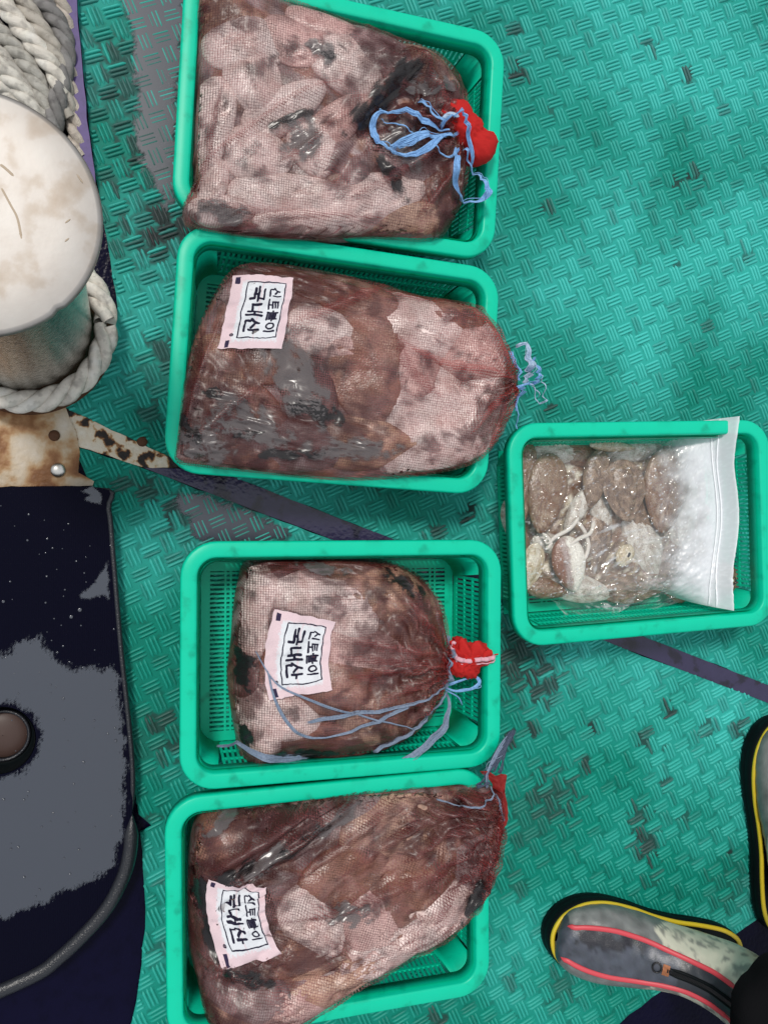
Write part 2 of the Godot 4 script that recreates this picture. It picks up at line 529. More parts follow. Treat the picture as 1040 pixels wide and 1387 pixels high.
		for i in range(-50, 51):
			for j in range(-50, 51):
				for way in 2:
					var c := o + da * i + db * j + ((da - db) * 0.5 if way else Vector2.ZERO)
					if c.x < -0.3 or c.x > 1.3 or c.y < -0.85 or c.y > 0.85: continue
					var dir := hd.orthogonal() if way else hd
					var sd := dir.orthogonal()
					for k in [-1, 0, 1]:
						var m: Vector2 = c + sd * (k * 0.0051)
						var lo := 0.0; var hi := 0.0
						var first := true
						for e in 9:
							var q := m + dir * lerpf(-0.0118, 0.0118, e / 8.0)
							if Geometry2D.is_point_in_polygon(q, poly):
								if first: lo = e / 8.0; first = false
								hi = e / 8.0
						if first or hi - lo < 0.2: continue
						var mid := m + dir * lerpf(-0.0118, 0.0118, (lo + hi) / 2.0)
						var wob := 1.0 + 0.12 * grain.get_noise_2d(m.x, m.y)
						var b := Basis(Vector3(dir.x, 0, dir.y) * (hi - lo), Vector3.UP * wob, Vector3(-dir.y, 0, dir.x))
						at.append(Transform3D(b, Vector3(mid.x, 0.0059, mid.y)))
						var s := stain(mid)
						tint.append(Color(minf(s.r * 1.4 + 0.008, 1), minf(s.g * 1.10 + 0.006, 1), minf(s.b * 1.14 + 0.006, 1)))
		var mm := MultiMesh.new()
		mm.transform_format = MultiMesh.TRANSFORM_3D
		mm.use_colors = true
		mm.mesh = rib
		mm.instance_count = at.size()
		for i in at.size():
			mm.set_instance_transform(i, at[i])
			mm.set_instance_color(i, tint[i])
		var mi := MultiMeshInstance3D.new()
		mi.name = "raised_ribs"
		mi.multimesh = mm
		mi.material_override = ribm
		mi.set_meta("kind", "stuff")
		t.add_child(mi, true)
	# inky water standing between the ribs
	for w in [[smooth_line(v2([-0.0239, -0.6375, -0.0146, -0.5769, -0.0112, -0.5285, -0.0061, -0.4891, -0.0113, -0.4484, 0.0024, -0.4098, 0.018, -0.3827, 0.0285, -0.3631, 0.0408, -0.3959, 0.0435, -0.5136, 0.0497, -0.6591]), 3, true), "dark inky pool on the mat between the rope pile and the topmost basket"],
		[smooth_line(v2([0.0335, -0.0067, 0.0494, -0.0177, 0.0807, -0.0142, 0.1216, 0.0023, 0.1606, 0.0191, 0.1851, 0.0324, 0.1681, 0.0445, 0.1216, 0.044, 0.0761, 0.0444, 0.06, 0.037, 0.0538, 0.016]), 3, true), "grey inky pool on the mat under the diagonal strip beside the third basket"]]:
		tag(obj("puddle_sheen", sheet(w[0], 0.0079 if w[1].begins_with("small") else 0.00838, 0.014, 0.0021, 0.0), M.sheet), w[1], "", "", "structure")

func sheet(poly: PackedVector2Array, y: float, soft: float, cell: float, ribbed: float, hole := Vector3.ZERO) -> ArrayMesh:
	# a level skin, mat water and painted lid reflection alike, with the outline poly, thinning out raggedly over the width soft; hole: x, z, radius
	var lo := poly[0]
	var hi := poly[0]
	for p in poly:
		lo = lo.min(p); hi = hi.max(p)
	lo -= Vector2.ONE * soft; hi += Vector2.ONE * soft
	var n1 := noise_at(44, 38.0, 3)
	var n2 := noise_at(45, 210.0, 2)
	var nu := int((hi.x - lo.x) / cell) + 2
	var nv := int((hi.y - lo.y) / cell) + 2
	var st := begin()
	for j in nv:
		for i in nu:
			var p := lo + Vector2(i, j) * cell
			var d := 1e9
			for k in poly.size(): d = minf(d, seg_d(p, poly[k], poly[(k + 1) % poly.size()]))
			if not Geometry2D.is_point_in_polygon(p, poly): d = -d
			if hole.z > 0.0: d = minf(d, p.distance_to(Vector2(hole.x, hole.y)) - hole.z)
			var a := d / soft + 0.42 * n1.get_noise_2d(p.x, p.y) + 0.25 * n2.get_noise_2d(p.x, p.y) + ribbed * sin(p.x * TAU / 0.0042 + 3.0 * n1.get_noise_2d(p.y, p.x))
			if hole.z > 0.0 and p.distance_to(Vector2(hole.x, hole.y)) < hole.z: a = -1.0
			st.set_color(Color(1, 1, 1, smoothstep(-0.05, 0.4, a)))
			st.set_normal(Vector3.UP)
			st.add_vertex(Vector3(p.x, y, p.y))
	for j in nv - 1:
		for i in nu - 1:
			var k := j * nu + i
			for q in [k, k + 1, k + nu, k + 1, k + nu + 1, k + nu]: st.add_index(q)
	return st.commit()

func rib_mesh() -> ArrayMesh:
	var P := PackedVector3Array()
	var nu := 9
	for i in nu:
		var u := lerpf(-1.0, 1.0, float(i) / (nu - 1))
		var s := sqrt(maxf(0.0, 1.0 - pow(absf(u), 10.0)))
		for j in 6:
			var a := PI * j / 5.0
			P.append(Vector3(u * 0.0125, sin(a) * 0.0028 * s, cos(a) * 0.00195 * maxf(s, 0.25)))
	return grid_mesh(P, 6, nu)
func make_strip_and_lid() -> void:
	var t := thing("deck_strip", "narrow navy metal strip crossing the deck diagonally between the mats, rusted at one end", "deck strip")
	obj("rusty_end", slab(ragged(v2([-0.1133, -0.1238, -0.0905, -0.1194, 0.0301, -0.0628, 0.0459, -0.0485, 0.0005, -0.0488, -0.0806, -0.0749]), 0.01, 0.0012, 6), -0.001, 0.0074), M.rusty, t)
	obj("painted_bar", slab(ragged(v2([0.0306, -0.0623, 0.0943, -0.0437, 0.7011, 0.1886, 1.1302, 0.3525, 1.1303, 0.3794, 0.6329, 0.19, 0.1494, 0.0088, 0.0013, -0.0484, 0.0459, -0.048]), 0.03, 0.0008, 7), -0.001, 0.007), M.strip, t)
	var bolt := SphereMesh.new()
	bolt.radius = 0.0065; bolt.height = 0.007; bolt.radial_segments = 16; bolt.rings = 8
	var rb := obj("screw", bolt, M.rust, t)
	rb.position = Vector3(-0.0004, 0.007, -0.0802)
	var cr := thing("deck_coaming", "thin purple navy painted edge bar between the rope pile and the mat", "edge bar")
	obj("bar", slab(ragged(v2([-0.0888, -0.6447, -0.0741, -0.6473, -0.0742, -0.5955, -0.0677, -0.5187, -0.0628, -0.4586, -0.0547, -0.397, -0.0497, -0.347, -0.0597, -0.3461, -0.0678, -0.4017, -0.0768, -0.4655, -0.0832, -0.5423, -0.088, -0.5933]), 0.02, 0.0012, 8), -0.001, 0.02), M.coaming, cr)

	# the lid with its round recess, the slit runs out to the far side
	var out := v2([-0.2241, -0.0207, -0.051, -0.0236, -0.0387, 0.0023, -0.0338, 0.0543, -0.0297, 0.1065, -0.024, 0.1763, -0.0157, 0.2596, -0.0116, 0.3203, -0.0133, 0.3866, -0.0167, 0.4169, -0.0242, 0.4405, -0.0391, 0.4683, -0.0622, 0.4947, -0.0937, 0.5221, -0.1255, 0.5405, -0.2251, 0.5709])
	var rim := smooth_line(out, 5, false)
	var ring := PackedVector2Array()
	var c := Vector3(-0.1564, 0.034, 0.2649)
	var r := 0.0385
	for i in 41:
		ring.append(Vector2(c.x, c.z) + Vector2.from_angle(PI + 0.02 + (TAU - 0.04) * i / 40.0) * r)
	var poly := rim.duplicate()
	poly.append(Vector2(poly[poly.size() - 1].x, c.z + 0.0008))
	var back := ring.duplicate()
	back.reverse()
	poly.append_array(back)
	poly.append(Vector2(rim[0].x, c.z - 0.0008))
	var lid := thing("hatch_lid", "glossy wet black navy hatch lid with fine ribs and a round recess", "hatch lid")
	obj("top", slab(poly, 0.001, 0.034), M.lid, lid)
	var path := PackedVector3Array()
	for p in rim.slice(38): path.append(Vector3(p.x, 0.033, p.y))
	obj("rolled_edge", tube_mesh(path, 0.0085, 0.0075, 10), M.bead, lid)
	var side := PackedVector3Array()
	for p in rim.slice(5, 39): side.append(Vector3(p.x, 0.0305, p.y))
	obj("side_moulding", tube_mesh(side, 0.0035, 0.005, 8), M.bead, lid)
	var cup := thing("recessed_handle", "round recessed fitting with a brown dish set in the black lid", "recessed fitting", Vector3(c.x, 0, c.z))
	var well := PackedVector3Array()
	for q in [[0.0378, 0.0345], [0.037, 0.028], [0.034, 0.016], [0.031, 0.009], [0.0275, 0.010], [0.027, 0.0065]]:
		for i in 40: well.append(Vector3(cos(TAU * i / 40) * q[0], q[1], sin(TAU * i / 40) * q[0]))
	obj("well", grid_mesh(well, 40, 6, true), M.black, cup)
	var dish := PackedVector3Array()
	for q in [[0.027, 0.006], [0.023, 0.0085], [0.016, 0.0105], [0.008, 0.0115], [0.0005, 0.012]]:
		for i in 40: dish.append(Vector3(cos(TAU * i / 40) * q[0], q[1], sin(TAU * i / 40) * q[0]))
	obj("dish", grid_mesh(dish, 40, 5, true), mat(0.062, 0.036, 0.03, 0.45, 0.4), cup)
	var hoop := PackedVector3Array()
	for i in 40: hoop.append(Vector3(cos(TAU * i / 40) * 0.0285, 0.0115, sin(TAU * i / 40) * 0.0285))
	obj("ring", tube_mesh(hoop, 0.0022, 0.003, 8, true), M.bead, cup)
	# grey sky reflection on the wet lid, modelled as thin skins with set outlines
	var wet := v2([-0.2206, 0.1694, -0.1562, 0.1666, -0.1453, 0.1587, -0.1359, 0.1532, -0.1265, 0.1485, -0.1155, 0.1464, -0.1076, 0.1569, -0.0997, 0.1692, -0.0885, 0.1783, -0.074, 0.1867, -0.0594, 0.1866, -0.0446, 0.1865, -0.0314, 0.1846, -0.0257, 0.211, -0.0215, 0.2548, -0.0182, 0.3074, -0.0183, 0.351, -0.0216, 0.3856, -0.0283, 0.4111, -0.0366, 0.4275, -0.0613, 0.4385, -0.0856, 0.4458, -0.1096, 0.4582, -0.1332, 0.4637, -0.1566, 0.4724, -0.2212, 0.4804, -0.2209, 0.3087])
	tag(obj("puddle_sheen", sheet(smooth_line(wet, 2, true), 0.0345, 0.012, 0.0014, 0.12, Vector3(c.x, c.z, 0.0405)), M.sheet), "large grey sky reflection shaped as a skin on the wet black hatch lid", "", "", "structure")
	for w in [[v2([-0.0396, 0.0629, -0.038, 0.0889, -0.0363, 0.108, -0.0446, 0.1026, -0.056, 0.1074, -0.0674, 0.1071, -0.0707, 0.1018, -0.0577, 0.0901, -0.0478, 0.0766]), "pointed patch of grey sky sheen near the mat edge of the black lid"],
		[v2([-0.0705, -0.0183, -0.0559, -0.0236, -0.0477, -0.0167, -0.0445, -0.0029, -0.0543, -0.0046, -0.0641, -0.0097, -0.0592, -0.0149]), "small patch of grey sky sheen on the lid corner beside the rusty plate"]]:
		tag(obj("puddle_sheen", sheet(smooth_line(w[0], 3, true), 0.0345, 0.005, 0.0011, 0.0), M.sheet), w[1], "", "", "structure")
	# rusty plate that carries the bollard
	var pl := thing("bollard_plate", "cream painted steel plate streaked with rust under the bollard", "steel plate")
	obj("plate", slab(ragged(v2([-0.252, -0.2066, -0.1115, -0.1889, -0.0887, -0.1219, -0.0772, -0.0898, -0.0723, -0.0662, -0.074, -0.0416, -0.0556, -0.0312, -0.0573, -0.0259, -0.2523, -0.0219]), 0.015, 0.0012, 9), -0.001, 0.009), M.plate, pl)
	var head := SphereMesh.new()
	head.radius = 0.0088; head.height = 0.009; head.radial_segments = 20; head.rings = 10
	var hb := obj("bolt_head", head, M.bolt, pl)
	hb.position = Vector3(-0.0961, 0.0095, -0.0439)
	var b2 := obj("bolt_head", head, M.rust, pl)
	b2.position = Vector3(-0.1001, 0.0095, -0.0848)
	b2.scale = Vector3(0.75, 0.75, 0.75)

func make_bollard() -> void:
	var t := thing("mooring_bollard", "stout stainless steel mooring bollard with a pale stained flat cap", "bollard")
	var lo := Vector3(-0.131, 0.009, -0.206)
	var hi := Vector3(-0.1245, 0.366, -0.2225)
	var P := PackedVector3Array()
	for k in 13:
		var f := k / 12.0
		for i in 72:
			P.append(lo.lerp(hi, f) + Vector3(cos(TAU * i / 72), 0, sin(TAU * i / 72)) * 0.0745)
	obj("post", grid_mesh(P, 72, 13, true, true), M.steel, t)
	P = PackedVector3Array()
	var ct := Vector3(-0.1242, 0.378, -0.2232)
	for q in [[0.074, -0.011], [0.0905, -0.0105], [0.0938, -0.009], [0.0945, -0.005], [0.0942, -0.002], [0.0928, -0.0004], [0.090, 0.0002], [0.06, 0.0006], [0.03, 0.0008], [0.0005, 0.0008]]:
		for i in 96:
			var a := TAU * i / 96
			var nick := 1.0 - 0.022 * exp(-pow(angle_difference(a, 0.86) / 0.035, 2.0)) * (1.0 if q[0] > 0.08 else 0.0)
			P.append(ct + Vector3(cos(a) * q[0] * nick, q[1], sin(a) * q[0] * nick))
	obj("cap", grid_mesh(P, 96, 10, true, true), M.cap, t)
	for sc in [v2([-0.1041, -0.2607, -0.1, -0.2578, -0.0938, -0.2523]), v2([-0.1041, -0.245, -0.0969, -0.2312, -0.0917, -0.2205, -0.0886, -0.2039]), v2([-0.0578, -0.2202, -0.0535, -0.224]), v2([-0.0579, -0.2059, -0.0546, -0.2091]), v2([-0.0492, -0.2594, -0.0443, -0.2524])]:
		var path := PackedVector3Array()
		for p in smooth_line(sc, 6, false): path.append(Vector3(p.x, 0.3786, p.y))
		obj("scratch", tube_mesh(path, 0.0006 if sc.size() < 3 else 0.0013, 0.0003, 6), M.scratch, t)
	P = PackedVector3Array()
	for q in [[0.074, 0.03], [0.079, 0.0185], [0.09, 0.014], [0.097, 0.0115], [0.098, 0.0085]]:
		for i in 64: P.append(Vector3(lo.x, 0, lo.z) + Vector3(cos(TAU * i / 64) * q[0], q[1], sin(TAU * i / 64) * q[0]))
	obj("foot", grid_mesh(P, 64, 5, true), M.rust, t)
	# rope round the foot
	var ring := thing("mooring_rope", "single turn of thick white laid rope around the foot of the bollard", "rope")
	var path := PackedVector3Array()
	for i in 90:
		var a := TAU * i / 90
		path.append(Vector3(lo.x + 0.0025, 0.046 + 0.006 * sin(a * 2.0 + 0.5), lo.z - 0.002) + Vector3(cos(a), 0, sin(a)) * 0.0885)
	laid_rope(ring, path, 0.0132, 9, true, Color(1.0, 0.97, 0.94), 3)
	# pile of rope behind it
	var coil := thing("rope_coil", "heap of thick grey and white laid mooring rope beside the bollard cap", "rope", Vector3.ZERO, 0.0)
	var runs := [
		[v3([-0.1863, 0.03, -0.6295, -0.1631, 0.032, -0.5949, -0.1459, 0.034, -0.5632, -0.1202, 0.034, -0.5312, -0.0969, 0.03, -0.5027, -0.0902, 0.024, -0.4792]), Color(0.98, 0.95, 0.92)],
		[v3([-0.1524, 0.026, -0.6297, -0.1342, 0.028, -0.5853, -0.1153, 0.028, -0.5545, -0.0994, 0.028, -0.5272, -0.0888, 0.022, -0.4932, -0.0844, 0.016, -0.4577]), Color(0.66, 0.63, 0.6)],
		[v3([-0.1331, 0.024, -0.6428, -0.1189, 0.024, -0.5944, -0.103, 0.024, -0.5766, -0.0903, 0.022, -0.5557, -0.0855, 0.022, -0.528, -0.09, 0.026, -0.4954, -0.0965, 0.026, -0.4603, -0.1019, 0.02, -0.4194]), Color(0.33, 0.33, 0.35)],
		[v3([-0.2106, 0.022, -0.5887, -0.1798, 0.024, -0.5592, -0.1528, 0.024, -0.54, -0.1267, 0.026, -0.509, -0.1127, 0.024, -0.4805, -0.1051, 0.02, -0.4447, -0.0993, 0.014, -0.4092]), Color(0.60, 0.60, 0.59)],
		[v3([-0.2257, 0.022, -0.5613, -0.1878, 0.022, -0.5407, -0.1609, 0.022, -0.5213, -0.1414, 0.022, -0.497, -0.1241, 0.022, -0.4671, -0.1164, 0.02, -0.4263]), Color(0.72, 0.71, 0.70)],
		[v3([-0.2323, 0.026, -0.5251, -0.1868, 0.028, -0.5077, -0.1558, 0.03, -0.4995, -0.1388, 0.03, -0.4826, -0.1236, 0.026, -0.4602, -0.1148, 0.02, -0.4264]), Color(0.93, 0.92, 0.90)],
		[v3([-0.2337, 0.02, -0.4951, -0.1879, 0.022, -0.4889, -0.1571, 0.022, -0.483, -0.1399, 0.022, -0.4684, -0.1309, 0.018, -0.4339]), Color(0.86, 0.85, 0.83)],
		[v3([-0.1085, 0.016, -0.6437, -0.0989, 0.016, -0.611, -0.0922, 0.018, -0.5851, -0.0877, 0.014, -0.576, -0.083, 0.012, -0.5292, -0.0782, 0.011, -0.4694, -0.0717, 0.011, -0.4135]), Color(0.74, 0.68, 0.64)],
		[v3([-0.1814, 0.014, -0.6489, -0.1581, 0.014, -0.6107, -0.1347, 0.012, -0.5731, -0.1107, 0.012, -0.5252, -0.0945, 0.012, -0.4582]), Color(0.45, 0.44, 0.44)],
		[v3([-0.2503, 0.012, -0.5962, -0.205, 0.012, -0.5619, -0.1663, 0.012, -0.5426, -0.1348, 0.012, -0.496, -0.1108, 0.012, -0.4389]), Color(0.45, 0.44, 0.44)]]
	var i := 0
	for r in runs:
		i += 1
		laid_rope(coil, smooth_path(r[0], 10), 0.0112, 10.5, false, r[1], i)

func laid_rope(parent: Node3D, path: PackedVector3Array, r: float, turns_per_path: float, closed: bool, tone: Color, sd: int) -> void:
	# three strands twisted round the path
	var length := 0.0
	for i in path.size() - 1: length += path[i].distance_to(path[i + 1])
	var turns := float(roundi(length / (r * 5.6)))
	var st := begin()
	var base := 0
	var steps := int(turns * 14)
	var cu := PackedFloat32Array([0.0])
	for i in path.size() - 1: cu.append(cu[i] + path[i].distance_to(path[i + 1]))
	for s in 3:
		var P := PackedVector3Array()
		var C := PackedColorArray()
		var fr := []
		for k in steps + 1:
			var f := float(k) / steps
			var d := f * length
			var seg := mini(cu.bsearch(d), cu.size() - 1)
			seg = maxi(seg - 1, 0)
			var e := clampf((d - cu[seg]) / maxf(cu[seg + 1] - cu[seg], 1e-6), 0.0, 1.0)
			var at := path[seg].lerp(path[seg + 1], e)
			var t := (path[mini(seg + 2, path.size() - 1)] - path[maxi(seg - 1, 0)]).normalized()
			var sd2 := t.cross(Vector3.UP).normalized()
			var u := sd2.cross(t)
			var a := f * turns * TAU + TAU * s / 3.0
			fr.append([at + (sd2 * cos(a) + u * sin(a)) * r * 0.5, t, sd2, u, a])
		for k in steps + 1:
			var q0: Vector3 = fr[maxi(k - 1, 0)][0]
			var q1: Vector3 = fr[mini(k + 1, steps)][0]
			var dirv := (q1 - q0).normalized()
			var sa := dirv.cross(Vector3.UP).normalized()
			var ub := sa.cross(dirv)
			for j in 9:
				var b := TAU * j / 9.0
				var bump := 1.0 + 0.05 * sin(b * 4.0 + k * 0.35)
				P.append(fr[k][0] + (sa * cos(b) + ub * sin(b)) * r * 0.56 * bump)
				var n := 1.0 + 0.22 * broad.get_noise_3d(fr[k][0].x * 9.0, sd * 3.0 + s, fr[k][0].z * 9.0)
				C.append(Color(tone.r * n, tone.g * n, tone.b * n))
		base = grid_into(st, base, P, 9, steps + 1, true, true, C)
	obj("rope_run" if not closed else "rope_turn", done(st), M.rope, parent)

# ---------------------------------------------------------------- green baskets
const BL := 0.387
const BW := 0.280
const BH := 0.108

func rr(hl: float, hw: float, r: float, n: int) -> PackedVector2Array:
	# rounded rectangle, corner by corner, n + 1 points each
	var p := PackedVector2Array()
	for c in 4:
		var s: Vector2 = [Vector2(1, 1), Vector2(-1, 1), Vector2(-1, -1), Vector2(1, -1)][c]
		for i in n + 1:
			p.append(Vector2(s.x * (hl - r), s.y * (hw - r)) + Vector2.from_angle(PI / 2 * (c + float(i) / n)) * r)
	return p

func lattice(o: Vector3, ex: Vector3, ey: Vector3, nrm: Vector3, nx: int, rows: Array, bar: float, thick: float) -> ArrayMesh:
	# upright bars nx + 1 of them across ex, and level bars at the heights rows (from, to) along ey
	var st := begin()
	var x := ex.normalized()
	var y := ey.normalized()
	for i in nx + 1:
		var p := o + ex * (float(i) / nx) - x * (bar / 2) + nrm * 0.0003
		add_box(st, p, ey, x * bar, nrm * (thick - 0.0006))
	for r in rows:
		add_box(st, o - x * (bar / 2 + 0.0002) + y * r[0], y * (r[1] - r[0]), ex + x * (bar + 0.0004), nrm * thick)
	return done(st)

func basket(label: String, x: float, z: float, turn: float) -> Node3D:
	var t := thing("green_basket", label, "basket", Vector3(x, 0.0082, z), -turn, "slotted green plastic baskets on the deck")
	if not M.has("basket_parts"):
		var parts := []
		var top := BH - 0.0082
		# rim: folded lip and the plain band under it
		var prof := [[0.0, 0.0175, top - 0.017], [0.0, 0.0, top - 0.0172], [0.0, -0.0002, top - 0.003], [0.0, 0.0008, top - 0.0009], [0.0, 0.0024, top], [0.0, 0.0145, top + 0.0003], [0.0, 0.0168, top - 0.0002], [0.0, 0.0180, top - 0.0016], [0.0, 0.0192, top - 0.012], [0.0, 0.0198, top - 0.0195], [0.0, 0.0225, top - 0.0195], [0.0, 0.0215, top - 0.006]]
		prof[0] = [0.0, 0.0022, top - 0.0168]
		var P := PackedVector3Array()
		for q in prof:
			for p in rr(BL / 2 - q[1], BW / 2 - q[1], maxf(0.040 - q[1], 0.014), 8): P.append(Vector3(p.x, q[2], p.y))
		parts.append(["rim", grid_mesh(P, 36, prof.size(), true, true)])
		# walls
		var il := BL / 2 - 0.0202
		var iw := BW / 2 - 0.0202
		var fl := il - 0.0075
		var fw := iw - 0.0075
		var h := top - 0.0185
		var cr := 0.024
		var rows := [[0.0, 0.009], [0.029, 0.0325], [0.0525, 0.056], [h - 0.0035, h + 0.001]]
		for s in [-1, 1]:
			parts.append(["wall", lattice(Vector3(-(fl - cr), 0.003, s * fw), Vector3(2 * (fl - cr), 0, 0), Vector3(0, h, s * 0.0075), Vector3(0, 0, s), 46, rows, 0.0031, 0.0024)])
			parts.append(["wall", lattice(Vector3(s * fl, 0.003, -(fw - cr)), Vector3(0, 0, 2 * (fw - cr)), Vector3(s * 0.0075, h, 0), Vector3(s, 0, 0), 30, rows, 0.0031, 0.0024)])
		for c in 4:
			P = PackedVector3Array()
			var n := 7
			for k in [[0, 0.0015, -0.0006], [1, 0.0015, -0.0006], [1, 0.0015, 0.0022], [0, 0.0015, 0.0022], [0, 0.0015, -0.0006]]:
				var grow: float = k[2]
				var l := lerpf(fl, il + 0.0006, k[0]) + grow
				var wd := lerpf(fw, iw + 0.0006, k[0]) + grow
				var all := rr(l, wd, cr + grow, n - 1)
				for i in n: P.append(Vector3(all[c * n + i].x, 0.003 + h * k[0], all[c * n + i].y))
			parts.append(["corner", grid_mesh(P, n, 5)])
		# floor: rows of slots between bars
		var st := begin()
		var x0 := -(fl - 0.004)
		var z0 := -(fw - 0.004)
		var nz := 36
		for i in nz + 1:
			var z1 := lerpf(z0 + 0.006, -z0 - 0.006, float(i) / nz)
			add_box(st, Vector3(x0, 0.0003, z1 - 0.0014), Vector3(0, 0.0021, 0), Vector3(-2 * x0, 0, 0), Vector3(0, 0, 0.0028))
		var xs := x0 + 0.008
		add_box(st, Vector3(x0 - 0.003, 0, z0 - 0.003), Vector3(0, 0.0028, 0), Vector3(0.011, 0, 0), Vector3(0, 0, -2 * z0 + 0.006))
		while xs < -x0 - 0.03:
			xs += 0.0175
			add_box(st, Vector3(xs, 0, z0), Vector3(0, 0.0027, 0), Vector3(0.0027, 0, 0), Vector3(0, 0, -2 * z0))
			xs += 0.0066
			add_box(st, Vector3(xs, 0, z0), Vector3(0, 0.0027, 0), Vector3(0.0027, 0, 0), Vector3(0, 0, -2 * z0))
			xs += 0.0027
		add_box(st, Vector3(-x0 - 0.008, 0, z0 - 0.003), Vector3(0, 0.0028, 0), Vector3(0.011, 0, 0), Vector3(0, 0, -2 * z0 + 0.006))
		for s in [-1, 1]:
			add_box(st, Vector3(x0 + 0.008, 0.0001, s * (-z0 - 0.003) - 0.006), Vector3(0, 0.0028, 0), Vector3(-2 * x0 - 0.016, 0, 0), Vector3(0, 0, 0.012))
		parts.append(["floor", done(st)])
		M.basket_parts = parts
	for p in M.basket_parts: obj(p[0], p[1], M.plastic, t)
	return t

func make_baskets() -> void:
	basket("topmost green basket, holding the sack with the round red cloth knot", 0.2315, -0.4558, 0.0569)
	basket("green basket second from the top, its sack lying over two of its sides", 0.2237, -0.1676, 0.0649)
	basket("green basket with the smallest sack and bare slotted floor showing on all sides", 0.2336, 0.1790, 0.0045)
	basket("bottom green basket under the sack with dark diagonal folds", 0.2180, 0.4626, -0.0099)
	basket("green basket standing apart, holding the clear zip bag", 0.6342, 0.0272, -0.0401)
# ---------------------------------------------------------------- net sacks of cuttlefish
func net_material() -> StandardMaterial3D:
	# knitted net: threads of a 16 by 16 piece, open between them
	var n := 256
	var cell := 16.0
	var im := Image.create_empty(n, n, false, Image.FORMAT_RGBA8)
	var g := noise_at(61, 0.08, 3)
	for y in n:
		for x in n:
			var wx := x + 1.3 * g.get_noise_2d(x, y)
			var wy := y + 1.3 * g.get_noise_2d(y + 300.0, x)
			var dx := absf(fposmod(wx, cell) / cell - 0.5) * 2.0
			var dy := absf(fposmod(wy, cell) / cell - 0.5) * 2.0
			var a := maxf(smoothstep(0.77, 0.93, dx), smoothstep(0.80, 0.96, dy) * 0.9)
			var tone := 0.8 + 0.2 * g.get_noise_2d(x * 3.0, y * 3.0)
			im.set_pixel(x, y, Color(tone, tone, tone, clampf(a + 0.02, 0.0, 1.0)))
	var m := mat(1, 1, 1, 0.42, 0.6)
	m.albedo_texture = ImageTexture.create_from_image(im)
	m.transparency = BaseMaterial3D.TRANSPARENCY_ALPHA
	m.vertex_color_use_as_albedo = true
	return m

func flesh_material() -> StandardMaterial3D:
	var m := mat(1, 1, 1, 0.3, 0.55)
	m.vertex_color_use_as_albedo = true
	m.albedo_texture = M.speck
	tri_map(m, 0.11)
	return relief(m, M.fine, 0.04)

const TONES := {
	"pale": [Color(0.93, 0.77, 0.73), Color(0.66, 0.48, 0.44)],
	"pink": [Color(0.78, 0.52, 0.48), Color(0.42, 0.25, 0.23)],
	"brown": [Color(0.30, 0.135, 0.085), Color(0.09, 0.035, 0.025)],
	"tan": [Color(0.56, 0.34, 0.23), Color(0.24, 0.12, 0.08)],
	"grey": [Color(0.36, 0.27, 0.27), Color(0.13, 0.09, 0.09)],
	"dark": [Color(0.075, 0.045, 0.04), Color(0.018, 0.012, 0.013)],
	"white": [Color(0.82, 0.80, 0.74), Color(0.58, 0.52, 0.45)],
	"cream": [Color(0.66, 0.58, 0.43), Color(0.44, 0.34, 0.22)],
}

func flesh_tone(tone: String, p: Vector2, sd: float, v: float) -> Color:
	var pair: Array = TONES[tone]
	var n := broad.get_noise_3d(p.x * 2.6, sd * 0.15, p.y * 2.6) * 1.5 + broad.get_noise_3d(p.x * 9.0, sd * 0.6, p.y * 9.0) * 0.7
	var c: Color = (pair[0] as Color).lerp(pair[1], clampf(0.25 + n * 0.8, 0.0, 1.0))
	var field := smoothstep(-0.22, 0.26, broad.get_noise_3d(p.x * 1.5, 31.0, p.y * 1.5) + 0.4 * broad.get_noise_3d(p.x * 6.0, 33.0, p.y * 6.0))
	c = c.lerp(Color(0.20, 0.095, 0.075).lerp(Color(0.80, 0.62, 0.58), field), 0.15)
	var ink := smoothstep(0.16, 0.46, broad.get_noise_3d(p.x * 2.7, 55.0, p.y * 2.7) + 0.35 * broad.get_noise_3d(p.x * 14.0, 57.0, p.y * 14.0))
	return c.lerp(Color(0.05, 0.035, 0.037), ink * v)

